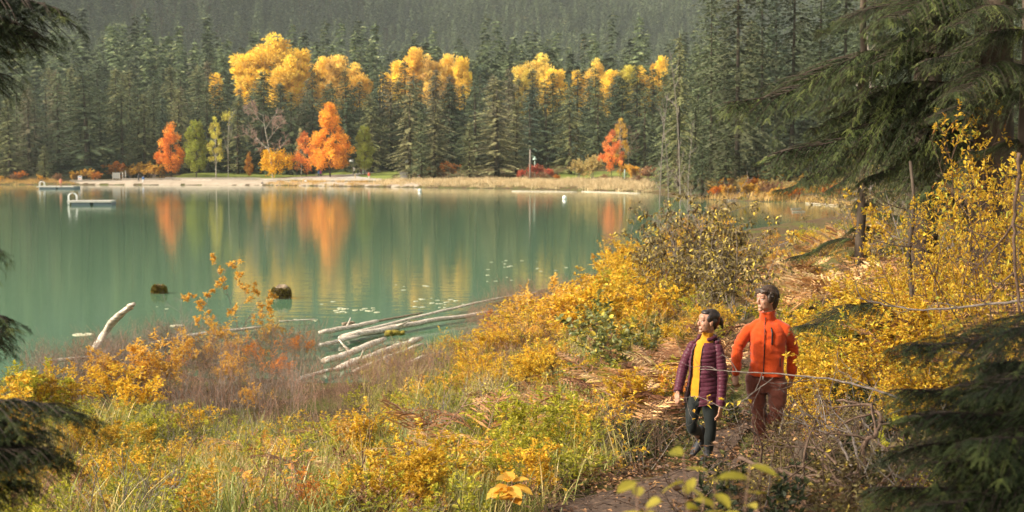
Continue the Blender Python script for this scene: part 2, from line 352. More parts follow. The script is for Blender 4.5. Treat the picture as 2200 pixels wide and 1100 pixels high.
# ---- the lake
def water_mat():
    m, nt, N, L = new_mat("lake_water")
    tc = N("ShaderNodeTexCoord"); mp = N("ShaderNodeMapping"); mp.inputs["Scale"].default_value = (0.35, 1.6, 1)
    n1 = N("ShaderNodeTexNoise"); n1.inputs["Scale"].default_value = 1.1; n1.inputs["Detail"].default_value = 4; n1.inputs["Roughness"].default_value = 0.55
    mp2 = N("ShaderNodeMapping"); mp2.inputs["Scale"].default_value = (0.012, 0.05, 1)
    n2 = N("ShaderNodeTexNoise"); n2.inputs["Scale"].default_value = 1.0; n2.inputs["Detail"].default_value = 2
    L(tc.outputs["Object"], mp.inputs[0]); L(mp.outputs[0], n1.inputs["Vector"]); L(tc.outputs["Object"], mp2.inputs[0]); L(mp2.outputs[0], n2.inputs["Vector"])
    bp = N("ShaderNodeBump"); bp.inputs["Strength"].default_value = 0.45; bp.inputs["Distance"].default_value = 0.014; L(n1.outputs["Fac"], bp.inputs["Height"])
    p = N("ShaderNodeBsdfPrincipled"); p.inputs["Base Color"].default_value = (0.092, 0.178, 0.105, 1); p.inputs["IOR"].default_value = 1.33
    mr = N("ShaderNodeMapRange"); mr.inputs[1].default_value = 0.35; mr.inputs[2].default_value = 0.7; mr.inputs[3].default_value = 0.015; mr.inputs[4].default_value = 0.06
    L(n2.outputs["Fac"], mr.inputs[0]); L(mr.outputs[0], p.inputs["Roughness"]); L(bp.outputs[0], p.inputs["Normal"])
    o = N("ShaderNodeOutputMaterial"); L(p.outputs[0], o.inputs[0]); return m
b = Buf(); b.add([[-500, 15, 0], [170, 15, 0], [170, 360, 0], [-500, 360, 0]], None, [[0, 1, 2, 3]])
tag(link("lake_water", b.mesh("lake_water", water_mat())), kind="structure")

def drape(name, poly, mat, step, lift, kind="structure", pix=True, soft=0.0, seed=5):
    """a sheet laid on the ground inside a polygon given by picture points"""
    P = np.array([on_ground(*p)[:2] for p in poly]) if pix else np.array(poly, float)
    x0, y0 = P.min(0) - step; x1, y1 = P.max(0) + step
    X, Y = np.meshgrid(np.arange(x0, x1, step), np.arange(y0, y1, step))
    nz = sines(seed, 8, 0.8, 5); U = X + soft * nz(X, Y); W = Y + soft * nz(Y, X)
    ins = in_poly(U, W, P); Z = ground_z(X, Y) + lift
    o = tag(link(name, grid_mesh(name, X, Y, Z, mat, keep=ins)), kind=kind)
    return P
def in_poly(x, y, P):
    ins = np.zeros(x.shape, bool)
    for i in range(len(P)):
        ax, ay = P[i]; bx, by = P[(i + 1) % len(P)]
        ins ^= ((ay > y) != (by > y)) & (x < (bx - ax) * (y - ay) / (by - ay + 1e-12) + ax)
    return ins
def sample_poly(rng, P, dens=None, n=None):
    """even random points in a ground polygon"""
    P = np.asarray(P); lo, hi = P.min(0), P.max(0); A = np.prod(hi - lo)
    if n is None:
        k = int(A * dens); q = rng.uniform(lo, hi, (k, 2)); return q[in_poly(q[:, 0], q[:, 1], P)]
    out = np.zeros((0, 2))
    while len(out) < n:
        q = rng.uniform(lo, hi, (n * 3, 2)); out = np.vstack([out, q[in_poly(q[:, 0], q[:, 1], P)]])
    return out[:n]
def gpoly(pts): return np.array([on_ground(*p)[:2] for p in pts])
def hit_terrain(P, lift=0.0):
    P = np.asarray(P); return np.column_stack([P, ground_z(P[:, 0], P[:, 1]) + lift])

M["path"] = surf_mat("path_earth", [(0.3, (0.035, 0.023, 0.017)), (0.52, (0.09, 0.058, 0.042)), (0.72, (0.20, 0.13, 0.09))], scale=16, detail=9, bump=0.8)
M["lawn"] = surf_mat("lawn", [(0.3, (0.13, 0.18, 0.03)), (0.6, (0.26, 0.29, 0.06)), (0.8, (0.42, 0.36, 0.08))], scale=0.25, detail=9)
M["sand"] = surf_mat("beach_sand", [(0.3, (0.34, 0.27, 0.20)), (0.7, (0.48, 0.40, 0.31))], scale=0.6)
M["gravel"] = surf_mat("pale_gravel", [(0.3, (0.38, 0.34, 0.3)), (0.7, (0.52, 0.48, 0.43))], scale=1)
drape("footpath", [(1170, 1180), (1195, 1098), (1300, 1064), (1400, 1037), (1470, 1008), (1540, 972), (1568, 930), (1588, 890), (1618, 865), (1650, 880), (1632, 920), (1612, 960), (1590, 1000), (1545, 1040), (1490, 1100), (1450, 1180)], M["path"], 0.06, 0.035, soft=0.12)

# ---- scattered stuff: one object, one instancing tree each
def scatter(name, P, protos, rng, smin, smax, tilt=0.12, pick=None, label=None, smooth_scale=None):
    me = bpy.data.meshes.new(name); n = len(P)
    me.vertices.add(n); me.vertices.foreach_set("co", np.asarray(P, np.float32).ravel())
    R = np.column_stack([rng.normal(0, tilt, n), rng.normal(0, tilt, n), rng.uniform(0, 6.283, n)]).astype(np.float32)
    S = (rng.uniform(smin, smax, n) if smooth_scale is None else smooth_scale).astype(np.float32)
    I = (rng.integers(0, len(protos), n) if pick is None else pick).astype(np.int32)
    me.attributes.new("rot", 'FLOAT_VECTOR', 'POINT').data.foreach_set("vector", R.ravel())
    me.attributes.new("siz", 'FLOAT', 'POINT').data.foreach_set("value", S)
    me.attributes.new("idx", 'INT', 'POINT').data.foreach_set("value", I)
    c = bpy.data.collections.new(name + "_kinds")
    for i, m in enumerate(protos):
        c.objects.link(bpy.data.objects.new("%s_kind_%02d" % (name, i), m))
    ng = bpy.data.node_groups.new(name + "_scatter", 'GeometryNodeTree')
    ng.interface.new_socket("Geometry", in_out='INPUT', socket_type='NodeSocketGeometry'); ng.interface.new_socket("Geometry", in_out='OUTPUT', socket_type='NodeSocketGeometry')
    N, L = ng.nodes.new, ng.links.new
    gi, go = N("NodeGroupInput"), N("NodeGroupOutput")
    ci = N("GeometryNodeCollectionInfo"); ci.inputs["Collection"].default_value = c; ci.inputs["Separate Children"].default_value = True; ci.inputs["Reset Children"].default_value = True
    ip = N("GeometryNodeInstanceOnPoints"); ip.inputs["Pick Instance"].default_value = True
    def attr(nm, t):
        a = N("GeometryNodeInputNamedAttribute"); a.data_type = t; a.inputs["Name"].default_value = nm; return a.outputs[0]
    e2r = N("FunctionNodeEulerToRotation"); L(attr("rot", 'FLOAT_VECTOR'), e2r.inputs[0])
    L(gi.outputs[0], ip.inputs["Points"]); L(ci.outputs[0], ip.inputs["Instance"]); L(attr("idx", 'INT'), ip.inputs["Instance Index"])
    L(e2r.outputs[0], ip.inputs["Rotation"]); L(attr("siz", 'FLOAT'), ip.inputs["Scale"]); L(ip.outputs[0], go.inputs[0])
    o = link(name, me); mod = o.modifiers.new("scatter", 'NODES'); mod.node_group = ng
    if label: o["label"] = label
    return tag(o, kind="stuff")

# ------------------------------------------------------------------ plant kinds (each returns meshes that copies share)
def conifer(seed, H, R, clear=0.04, step=0.5, nb=6, cl=0.62, droop=0.30, power=0.85, ragged=0.25, mats=None, thin=1.0):
    rng = np.random.default_rng(seed); P, D, Nn, L, W, V = [], [], [], [], [], []
    lean = rng.normal(0, 0.006, 2)
    z = clear * H
    while z < H * 0.985:
        t = (z - clear * H) / (H * (1 - clear)); r0 = R * (1 - t) ** power * (0.82 + 0.18 * math.sin(t * 23 + seed)) + 0.18
        if t < 0.12: r0 *= 0.75 + 2 * t
        for k in range(max(3, int(nb * (0.6 + 0.5 * (1 - t))))):
            if rng.random() > thin: continue
            a = rng.uniform(0, 6.283); r = r0 * (1 + rng.normal(0, ragged)); r = max(r, .2)
            m = max(2, int(r / 0.42)); s = np.linspace(0.22, 1, m)
            out = np.array([math.cos(a), math.sin(a), 0]); side = np.array([-out[1], out[0], 0])
            vb = np.clip(rng.normal(0.45, 0.2), 0, 1)
            for q in s:
                p = out * r * q + np.array([lean[0] * z, lean[1] * z, z + r * (0.10 * q - droop * q * q) * 1.0])
                for sg in (-1, 1, 0):
                    P.append(p); D.append(out * (0.75 if sg else 1.0) + side * sg * rng.uniform(.5, 1.1) + np.array([0, 0, -0.25 - 0.45 * q * rng.random()]))
                    Nn.append([rng.normal(0, .45), rng.normal(0, .45), 1]); L.append(cl * (1.15 - 0.45 * q) * rng.uniform(.7, 1.25)); W.append(cl * rng.uniform(.28, .5)); V.append(np.clip(vb + (q - .55) * .35 + rng.normal(0, .1), 0, 1))  # var falls towards the trunk: inner crown shade put into the needle colour
        z += step * rng.uniform(0.75, 1.2) * (0.6 + 0.6 * (1 - t))
    for k in range(6):
        P.append([lean[0] * H, lean[1] * H, H - 0.2 * k - .3]); D.append([rng.normal(0, .35), rng.normal(0, .35), 1]); Nn.append(rvec(rng, 1)[0]); L.append(.7); W.append(.16); V.append(.6)
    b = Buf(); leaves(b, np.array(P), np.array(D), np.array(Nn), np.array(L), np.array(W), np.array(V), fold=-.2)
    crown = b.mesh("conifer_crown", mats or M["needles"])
    b = Buf(); zz = np.linspace(-0.6, H * 0.97, 7)
    tube(b, np.column_stack([lean[0] * zz, lean[1] * zz, zz]), np.linspace(H * 0.013 + .06, 0.03, 7), 7)
    return crown, b.mesh("conifer_trunk", M["bark"])

def broadleaf(seed, H, prof, clear, n, size, clumps, cr, limb_mat="bark", trunk_r=None, gap=0.0, flat=1.0):
    """crown of leaf clumps inside a profile prof(t)->radius, on a trunk with limbs"""
    rng = np.random.default_rng(seed); C = []
    tries = 0
    while len(C) < clumps and tries < clumps * 30:
        tries += 1
        t = rng.uniform(0.02, .98); r = prof(t)
        if rng.random() * prof.mx > r * .9 + .1 * prof.mx: continue
        a = rng.uniform(0, 6.283); q = r * (rng.uniform(0.15, 1) ** 0.45) * rng.uniform(.82, 1.12)
        C.append([q * math.cos(a), q * math.sin(a), clear * H + t * H * (1 - clear)])
    C = np.array(C); k = rng.integers(0, len(C), n)
    cs = cr * rng.uniform(.55, 1.25, len(C)); cv = np.clip(rng.normal(.5, .22, len(C)), 0, 1)
    off = rvec(rng, n) * (rng.random(n) ** .45)[:, None] * cs[k][:, None] * np.array([1, 1, .8 * flat])
    P = C[k] + off; D = unit(off + rng.normal(0, .5, (n, 3)) * cr + np.array([0, 0, .25]) * cr)
    b = Buf(); leaves(b, P, D, rvec(rng, n) + np.array([0, 0, .6]), size * rng.uniform(.7, 1.3, n), size * rng.uniform(.45, .8, n), np.clip(cv[k] + rng.normal(0, .14, n), 0, 1))
    crown = b.mesh("broadleaf_crown", M["crown"])
    b = Buf(); tr = trunk_r or H * .013; zz = np.linspace(-.4, H * .9, 8); wob = np.cumsum(rng.normal(0, H * .004, (8, 2)), 0); wob -= wob[1]
    ax = np.column_stack([wob, zz]); tube(b, ax, np.linspace(tr, tr * .2, 8), 6)
    for c in C[:: max(1, len(C) // 16)]:
        z0 = max(clear * H * .8, c[2] - np.hypot(c[0], c[1]) * rng.uniform(.8, 1.4)); i = np.interp(z0, zz, np.arange(8)); p0 = np.array([np.interp(z0, zz, ax[:, 0]), np.interp(z0, zz, ax[:, 1]), z0])
        s = np.linspace(0, 1, 5)[:, None]; tube(b, p0 * (1 - s) + c * s + np.array([0, 0, -.12]) * (s * (1 - s)) * H * .2, np.linspace(tr * .4, tr * .1, 5), 4)
    return crown, b.mesh("broadleaf_trunk", M[limb_mat])
class Prof:
    def __init__(s, ts, rs): s.t, s.r, s.mx = ts, rs, max(rs)
    def __call__(s, t): return float(np.interp(t, s.t, s.r))

def skeleton(rng, p, d, L, r, depth, out, tips, seg=5, wander=.18, up=.12, split=3, ratio=.62, spread=.8, lo=.3):
    """branching polylines; tips collects (point, direction, position on twig) of the last order"""
    pts = [p]; dd = d.copy(); dirs = [d]
    for i in range(seg):
        dd = unit(dd + rng.normal(0, wander, 3) + np.array([0, 0, up])); pts.append(pts[-1] + dd * L / seg); dirs.append(dd)
    pts = np.array(pts); out.append((pts, np.linspace(r, r * .35, seg + 1), depth))
    if depth == 0:
        for i in range(1, seg + 1): tips.append((pts[i], dirs[i], pts[i] - pts[i - 1]))
        return
    tips.append((pts[-1], dirs[-1], pts[-1] - pts[-2]))
    for k in range(split):
        t = lo + (1 - lo) * (k + rng.uniform(.2, .9)) / split; i = min(seg - 1, int(t * seg)); q = pts[i] + (pts[i + 1] - pts[i]) * (t * seg - i)
        a = unit(np.cross(dirs[i], rng.normal(size=3))); nd = unit(dirs[i] * (1 - spread * .45) + a * spread)
        skeleton(rng, q, nd, L * ratio * rng.uniform(.7, 1.15) * (1.15 - .4 * t), r * .5, depth - 1, out, tips, max(3, seg - 1), wander, up, split, ratio, spread, lo)

def shrub(seed, H, stems, depth, leaf, mat, stem_mat, split=4, per=3, lean=.45, wander=.16, up=.05, spread=.85, ratio=.5, aspect=.5, big=False, r=None, curl=.3, hang=0.0, keep=1.0, vmean=.5, vsd=.22, lo=.25, foot=.12):
    rng = np.random.default_rng(seed); segs, tips = [], []
    for i in range(stems):
        a = rng.uniform(0, 6.283); l = lean * rng.uniform(.2, 1); d = unit(np.array([math.cos(a) * l, math.sin(a) * l, 1]))
        skeleton(rng, np.array([math.cos(a) * foot * rng.random(), math.sin(a) * foot * rng.random(), -.06]), d, H * rng.uniform(.7, 1.02), (r or H * .006), depth, segs, tips, 6, wander, up, split, ratio, spread, lo)
    b = Buf()
    for pts, rr, dp in segs: tube(b, pts, rr, 4 if dp else 3, cap=False)
    sm = b.mesh("shrub_stems", M[stem_mat])
    P = np.array([t[0] for t in tips]); D = np.array([t[1] for t in tips]); S = np.array([t[2] for t in tips])
    if keep < 1: k = rng.random(len(P)) < keep; P, D, S = P[k], D[k], S[k]
    P = np.repeat(P, per, 0); D = np.repeat(D, per, 0); S = np.repeat(S, per, 0); n = len(P)
    P = P - S * rng.random((n, 1)); side = rvec(rng, n); side[:, 2] *= .4
    LD = unit(D * .5 + side * 1.0 + np.array([0, 0, .1 - hang])); Nn = np.array([0, 0, 1.0]) + rng.normal(0, .4, (n, 3))
    var = np.clip(rng.normal(vmean, vsd, n), 0, 1); Lf = leaf * rng.uniform(.6, 1.25, n)
    b = Buf(); (big_leaves if big else leaves)(b, P, LD, Nn, Lf, Lf * aspect * rng.uniform(.8, 1.2, n), var, **({"curl": rng.normal(curl, .25, n)} if big else {}))
    return b.mesh("shrub_leaves", M[mat]), sm

def frond(buf, rng, base, az, L, arch, pin=12, width=.36, droop=1.0, var=.5, vs=.15, fine=True, rise=1.0, lobe=.055):
    """a bracken frond: arching stalk, pairs of pinnae, each with rows of pinnules"""
    width = width * rng.uniform(.85, 1.15); s = np.linspace(0, 1, 26); o = np.array([math.cos(az), math.sin(az), 0.]); ang = np.interp(s, [0, .3, 1], [rise + .25, rise * .75, rise * .55 - arch])
    st_ = np.cumsum(np.column_stack([np.cos(ang), np.sin(ang)]), 0) * L / 26
    pts = base + o * st_[:, :1] + np.array([0, 0, 1.]) * st_[:, 1:]
    tube(buf, pts, np.linspace(.007, .002, 26), 3, var=.15, mat=1, cap=False)
    T = unit(np.gradient(pts, axis=0)); tw = rng.normal(0, .25); side0 = np.array([-o[1], o[0], 0.])
    P, D, Nn, Ls, Ws, V = [], [], [], [], [], []
    for i, q in enumerate(np.linspace(.32, .98, pin)):
        x = q * 25; k = min(24, int(x)); p = pts[k] + (pts[k + 1] - pts[k]) * (x - k); t = T[k]; side = unit(side0 + np.cross(t, side0) * tw); pl = L * width * (1 - ((q - .32) / .68) ** 1.2) * rng.uniform(.85, 1.1) + .02
        for sg in (-1, 1):
            d = unit(side * sg + t * .5 + np.array([0, 0, -.12 * droop * rng.uniform(0, 1.6)]) + rng.normal(0, .07, 3)); nr = unit(np.cross(d, t) * sg + rng.normal(0, .15, 3)); nr = nr if nr[2] > 0 else -nr
            vv = np.clip(var + rng.normal(0, vs), 0, 1); sd = unit(np.cross(nr, d))
            if not fine:                        # lobed pinna out of three overlapping blades
                w = np.array([0, .3, .6]); P.append(p + d * (w * pl)[:, None]); D.append(np.tile(d, (3, 1)) + rng.normal(0, .08, (3, 3))); Nn.append(np.tile(nr, (3, 1))); Ls.append(pl * np.array([.55, .5, .42])); Ws.append(np.full(3, min(lobe, pl * .28)) * np.array([1, .85, .6])); V.append(np.clip(vv + rng.normal(0, .06, 3), 0, 1)); continue
            m = max(4, int(pl / .020)); w = np.linspace(.04, .97, m); ln = pl * .15 * (1 - w * .8) + .008; curl = np.array([0, 0, -1.]) * pl * .10
            base_ = p + d * (w * pl)[:, None] + curl * (w ** 2)[:, None]
            for s2 in (-1, 1):
                P.append(base_); D.append(np.tile(sd * s2 + d * .5, (m, 1)) + rng.normal(0, .1, (m, 3))); Nn.append(np.tile(nr, (m, 1))); Ls.append(ln); Ws.append(np.full(m, pl / m * .8)); V.append(np.clip(vv + rng.normal(0, .08, m), 0, 1))
    leaves(buf, np.concatenate(P), np.concatenate(D), np.concatenate(Nn), np.concatenate(Ls), np.concatenate(Ws), np.concatenate(V), fold=.12)
def fern(seed, n, L, mat, fine=True, vm=.5, pin=12, lobe=.055):
    rng = np.random.default_rng(seed); b = Buf()
    for i in range(n):
        frond(b, rng, np.array([rng.normal(0, .10), rng.normal(0, .10), -.03]), i * 6.283 / n + rng.normal(0, .4), L * rng.uniform(.65, 1.1), rng.uniform(.2, .9), pin=pin, var=np.clip(rng.normal(vm, .28), 0, 1), vs=.18, droop=rng.uniform(.3, 1.6), fine=fine, rise=rng.uniform(.7, 1.15), lobe=lobe)
    return b.mesh("fern_fronds", [M[mat], M["twig_red"]])

def grass_tuft(seed, n, H, spread, w, lean=.5, mat="grass", vm=.5, vs=.25, foot=.12):
    rng = np.random.default_rng(seed); b = Buf(); k = 5; s = np.linspace(0, 1, k)
    for i in range(n):
        a = rng.uniform(0, 6.283); o = np.array([math.cos(a), math.sin(a), 0]); f = np.array([rng.normal(0, foot), rng.normal(0, foot), -.04]); h = H * rng.uniform(.45, 1.05); le = lean * rng.uniform(.1, 1.4)
        c = f + o * (s ** 1.8)[:, None] * h * le * spread + np.array([0, 0, 1.]) * (h * (s - .38 * le * s ** 3))[:, None]
        sd = np.array([-o[1], o[0], 0.]) ; ww = w * rng.uniform(.6, 1.2) * np.array([.7, 1, .85, .55, .05]) / 2
        V = np.stack([c + sd * ww[:, None], c - sd * ww[:, None]], 1).reshape(-1, 3)
        b.add(V, None, [[2 * j, 2 * j + 1, 2 * j + 3, 2 * j + 2] for j in range(k - 1)], var=np.clip(rng.normal(vm, vs), 0, 1))
    return b.mesh("grass_tuft", M[mat])

def twiggy(seed, n, H, mat="russet", stem="twig_red", buds=9, bl=.022, lean=.35, foot=.28):
    """a clump of thin upright twigs with a few small dry leaves"""
    rng = np.random.default_rng(seed); b = Buf(); P, D = [], []
    for i in range(n):
        a = rng.uniform(0, 6.283); l = lean * rng.random(); p = np.array([rng.normal(0, foot), rng.normal(0, foot), -.04]); d = unit(np.array([math.cos(a) * l, math.sin(a) * l, 1])); h = H * rng.uniform(.5, 1.1)
        segs, tips = [], []; skeleton(rng, p, d, h, .0065, 1, segs, tips, 4, .12, .06, 3, .45, .7, .35)
        for pts, rr, dp in segs:
            tube(b, pts, rr, 3, var=rng.random(), mat=1, cap=False)
            q = rng.uniform(.2, 1, buds); j = q * (len(pts) - 1); k = np.minimum(j.astype(int), len(pts) - 2)
            P.append(pts[k] + (pts[k + 1] - pts[k]) * (j - k)[:, None]); D.append(rvec(rng, buds) * .7 + np.array([0, 0, .7]))
    P = np.concatenate(P); m = len(P)
    leaves(b, P, np.concatenate(D), rvec(rng, m), bl * rng.uniform(.6, 1.5, m), bl * .45, np.clip(rng.normal(.45, .25, m), 0, 1))
    return b.mesh("twig_clump", [M[mat], M[stem]])

# hemlock boughs: authored 3 m long along +x
def _twig_template(seed, n, L, nl, nw):
    rng = np.random.default_rng(seed); b = Buf(); s = np.linspace(.02, 1, n); sg = np.where(np.arange(n) % 2 == 0, 1, -1)
    P = np.column_stack([s * L, np.zeros(n), -.10 * L * s ** 2]); D = np.column_stack([np.full(n, .55), sg * (1 - .25 * s), rng.normal(.02, .22, n)])
    leaves(b, P, D, np.array([[0, 0, 1.]]) + rng.normal(0, .3, (n, 3)), nl * (1.1 - .5 * s), nw, .5, fold=.05)
    return b.arrays()
def bough(seed, L=3.0, nl=.028, nw=.0085, droop=.35, dens=1.0, tplL=.15, hang=.35, width=.40, tw=22):
    rng = np.random.default_rng(seed); tpl = _twig_template(seed + 1, tw, tplL, nl, nw); b = Buf(); st_ = Buf()
    n = int(34 * dens * L / 3); s = np.linspace(0, 1, 30)
    def axis_at(q): return np.stack([q * L * (1 - .06 * q), .10 * L * np.sin(q * 2.6 + seed) * q, -droop * L * q ** 2 * .5 + .03 * L * np.sin(q * 9 + seed)], -1)
    tube(st_, axis_at(s), np.linspace(.022, .004, 30), 6)
    Ms, Vs = [], []
    for i in range(n):
        q = .10 + .90 * (i + rng.random()) / n
        for sg in (-1, 1):
            if rng.random() < .12: continue
            p = axis_at(np.array([q]))[0]; bl = L * width * (1 - q) ** .75 * rng.uniform(.6, 1.15) * min(1, .45 + q * 2) + .14
            d = unit(np.array([.75, sg * .85, rng.normal(-.05, .14)])); m = max(3, int(bl / .085)); w = np.linspace(0, 1, m)
            pts = p + d * (w * bl)[:, None] + np.array([.1, 0, -hang]) * (bl * w ** 2)[:, None]
            tube(st_, pts, np.linspace(.007, .002, m), 3, cap=False)
            T = unit(np.gradient(pts, axis=0)); T[:, 2] -= .1; br = np.clip(rng.normal(.42, .2), 0, 1)
            for s2 in (-1, 1, 0):
                sd = unit(np.cross([0, 0, 1.], T)); DD = unit(T * (1 if s2 == 0 else .75) + sd * s2 * .9 + rng.normal(0, .12, (m, 3)) + np.array([0, 0, -.12 - .3 * rng.random()]))
                sc = (1.15 - .55 * w) * rng.uniform(.7, 1.2, m)
                Ms.append(frames(pts, DD, np.array([0, 0, 1.]) + rng.normal(0, .25, (m, 3)), sc)); Vs.append(np.clip(br + .25 * w + rng.normal(0, .08, m), 0, 1))
    stamp(b, tpl, np.concatenate(Ms), np.concatenate(Vs))
    return b.mesh("bough_needles", M["hemlock"]), st_.mesh("bough_wood", M["twig_dark"])

# ================================================================== THE FAR SHORE
# sheets on the far bank
drape("beach", [(150, 392), (300, 387), (560, 387), (640, 391), (820, 392), (900, 392), (900, 404), (560, 399), (270, 398.5), (150, 397)], M["sand"], 1.0, 0.06, seed=2, soft=.5)
drape("lawn", [(360, 384), (420, 371), (540, 364), (800, 362), (835, 364), (850, 372), (830, 388), (640, 388), (560, 386)], M["lawn"], 1.2, 0.05, seed=3, soft=.6)
drape("lawn", [(1180, 386), (1215, 368), (1400, 367), (1400, 384)], M["lawn"], 1.2, 0.05, seed=4, soft=.6)
drape("gravel_path", [(560, 386.5), (640, 381), (740, 376), (790, 370), (830, 363.5), (838, 364), (815, 370), (770, 375.5), (765, 381), (800, 386), (740, 387.5), (640, 385.5), (560, 389)], M["gravel"], 0.8, 0.12, seed=6, soft=.1)

# ---- the wooded mountain: one mass nobody could count
rng = np.random.default_rng(11)
def forest_pts():
    out = []
    for y0, y1, dens in [(470, 640, 1 / 55.), (640, 1000, 1 / 110.), (1000, 2250, 1 / 62.)]:
        n = int((y1 - y0) * (0.9 * (y0 + y1) / 2 + 160) * dens * 1.0)
        y = rng.uniform(y0, y1, n); x = rng.uniform(-.45, .45, n) * y + rng.uniform(-80, 80, n); out.append(np.column_stack([x, y]))
    return np.concatenate(out)
FP = forest_pts()
FPZ = hit_terrain(FP, -.5)
M["forest_grey"] = leaf_mat("forest_needles_grey", [(0, (0.05, 0.055, 0.035)), (0.5, (0.13, 0.13, 0.085)), (1, (0.24, 0.23, 0.16))], transl=0.1)
M["forest_gold"] = leaf_mat("forest_leaves_gold", [(0, (0.35, 0.2, 0.03)), (1, (0.6, 0.4, 0.06))], transl=0.3)
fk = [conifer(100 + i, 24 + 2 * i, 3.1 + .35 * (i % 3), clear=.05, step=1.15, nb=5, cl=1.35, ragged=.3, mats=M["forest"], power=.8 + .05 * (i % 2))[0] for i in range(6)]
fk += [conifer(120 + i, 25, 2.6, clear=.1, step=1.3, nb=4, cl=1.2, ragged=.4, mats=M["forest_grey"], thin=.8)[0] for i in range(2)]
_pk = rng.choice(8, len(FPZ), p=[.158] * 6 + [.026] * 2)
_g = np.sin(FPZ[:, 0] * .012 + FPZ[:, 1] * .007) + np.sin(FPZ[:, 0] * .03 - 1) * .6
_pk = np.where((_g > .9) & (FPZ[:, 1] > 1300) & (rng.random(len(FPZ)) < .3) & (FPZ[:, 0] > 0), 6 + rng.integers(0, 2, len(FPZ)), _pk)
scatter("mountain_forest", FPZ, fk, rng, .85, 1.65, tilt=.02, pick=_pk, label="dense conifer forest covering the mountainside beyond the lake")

# ---- conifers one can tell apart
CK = [conifer(1, 25, 4.2, power=.72, nb=7), conifer(2, 25, 3.6, power=.65, droop=.36, nb=7), conifer(3, 25, 4.6, step=.5, ragged=.32, power=.68, nb=8), conifer(4, 25, 3.2, step=.4, power=.6, ragged=.2, nb=7),
      conifer(5, 25, 4.2, clear=.08, step=.5, ragged=.4, thin=.85, power=.75), conifer(6, 25, 3.8, power=.55, nb=7, ragged=.28, droop=.42)]
CKR = [conifer(11 + i, 25, 3.7, step=.30, nb=8, cl=.42, ragged=.35, power=.7, droop=.38, clear=.06) for i in range(3)]
DG, MG, OL, PO, BL, TN = (.078, .10, .05), (.125, .148, .068), (.20, .20, .082), (.27, .25, .12), (.088, .122, .082), (.195, .165, .095)
MARKS = [(20, "at the left end of the far shore"), (150, "behind the far swim platform"), (260, "behind the grey notice board"), (368, "behind the rounded orange maple"), (425, "behind the lime green tree"),
         (475, "behind the two slim birches"), (585, "behind the half bare tree"), (655, "behind the small red maple"), (712, "behind the tallest orange maple"), (783, "behind the small pale green tree"),
         (870, "behind the grey shore cabinet"), (950, "behind the orange shore bushes"), (1070, "behind the pale reeds"), (1145, "behind the old wooden post"), (1225, "behind the cream shrubs"), (1313, "behind the red maple on the right lawn"), (1400, "behind the dead snags"), (1480, "beside the dead snags")]
def mark(px): return min(MARKS, key=lambda m: abs(m[0] - px))[1]
TONE = {DG: "dark green", MG: "mid green", OL: "olive green", PO: "pale olive", BL: "blue green", TN: "brownish"}
used_labels = {}
def put_conifer(px, D, top, wpx, colr, k, label=None, group="conifers along the far shore", name="conifer_tree", base=None, kinds=None):
    p = at_d(px, 300, D); x, y = p[0], p[1]; z = gz(x, y) if base is None else base; H = at_d(px, top, D)[2] - z
    t = thing(name, label, "conifer tree", (x, y, z), rz=random.Random(int(px * 7 + D)).uniform(0, 6.28), group=group, scale=((wpx / F * D / 2) / 3.9 * 1.1,) * 2 + (H / 25,))
    cr, tr = (kinds or CK)[k]; link("crown", cr, t, color=colr); link("trunk", tr, t, scale=(.6, .6, 1) if kinds else None); return t
front = [(20, 318, 212, 95, OL, 3, "slender olive conifer standing at the far left end of the shore"), (95, 316, 312, 42, OL, 3, "small narrow olive conifer near the left end of the shore"),
 (-60, 325, 190, 110, MG, 2, None), (62, 335, 190, 90, TN, 1, "brownish conifer second from the left end of the far shore"), (125, 338, 160, 90, MG, 1, "tall green conifer left of the big dark fir above the platform"),
 (190, 330, 150, 150, DG, 2, "broad dark fir above the white swim platform"), (262, 332, 175, 90, MG, 5, "green conifer behind the grey notice board"), (310, 334, 200, 90, OL, 1, "olive conifer just left of the rounded orange maple"), (350, 338, 208, 46, BL, 3, "narrow bluish conifer above the rounded orange maple"),
 (385, 336, 190, 66, OL, 5, "pale conifer above the gap between the orange maple and lime tree"), (445, 338, 175, 80, MG, 1, None), (510, 336, 205, 70, OL, 4, None), (562, 340, 152, 110, DG, 2, "tall dark fir in front of the largest yellow cottonwood"), (625, 338, 195, 80, MG, 1, None), (672, 342, 135, 70, DG, 0, "dark fir pointing up between the yellow cottonwoods"),
 (745, 340, 150, 80, DG, 2, "dark fir just right of the tallest orange maple"), (800, 335, 205, 90, OL, 5, "olive conifer behind the small pale green tree"), (872, 345, 130, 100, DG, 0, "tall dark fir rising into the middle yellow cottonwoods"),
 (880, 300, 172, 95, PO, 1, "pale olive spruce behind the grey shore cabinet"), (905, 294, 240, 60, MG, 3, "small green spruce beside the white shore notice"), (932, 300, 212, 100, PO, 5, "broad pale olive cedar above the orange shore bushes"), (1008, 296, 262, 48, OL, 3, "short narrow spruce alone in front of the wood, middle of the shore"),
 (1068, 298, 165, 125, PO, 0, "largest pale olive spruce in the middle of the far shore"), (965, 345, 175, 90, DG, 2, None), (1022, 340, 165, 90, MG, 4, None), (1110, 305, 215, 80, OL, 1, "olive spruce leaning against the largest pale spruce"), (1140, 330, 190, 90, BL, 4, "bluish ragged fir above the old wooden post"),
 (1225, 298, 188, 92, OL, 5, "conical olive cedar above the green gap in the reeds"), (1175, 330, 185, 90, DG, 4, None), (1285, 325, 168, 80, MG, 1, None), (1335, 325, 170, 100, DG, 2, "dark fir behind the red maple on the right lawn"), (1385, 290, 185, 80, MG, 4, None), (1425, 250, 150, 70, MG, 1, None),
 (1458, 205, 72, 85, OL, 5, "tall olive cedar behind the dead snags"), (1440, 215, 230, 70, MG, 1, "shorter green cedar among the dead snags"), (1495, 208, 210, 90, MG, 4, None)]
_r = random.Random(4)
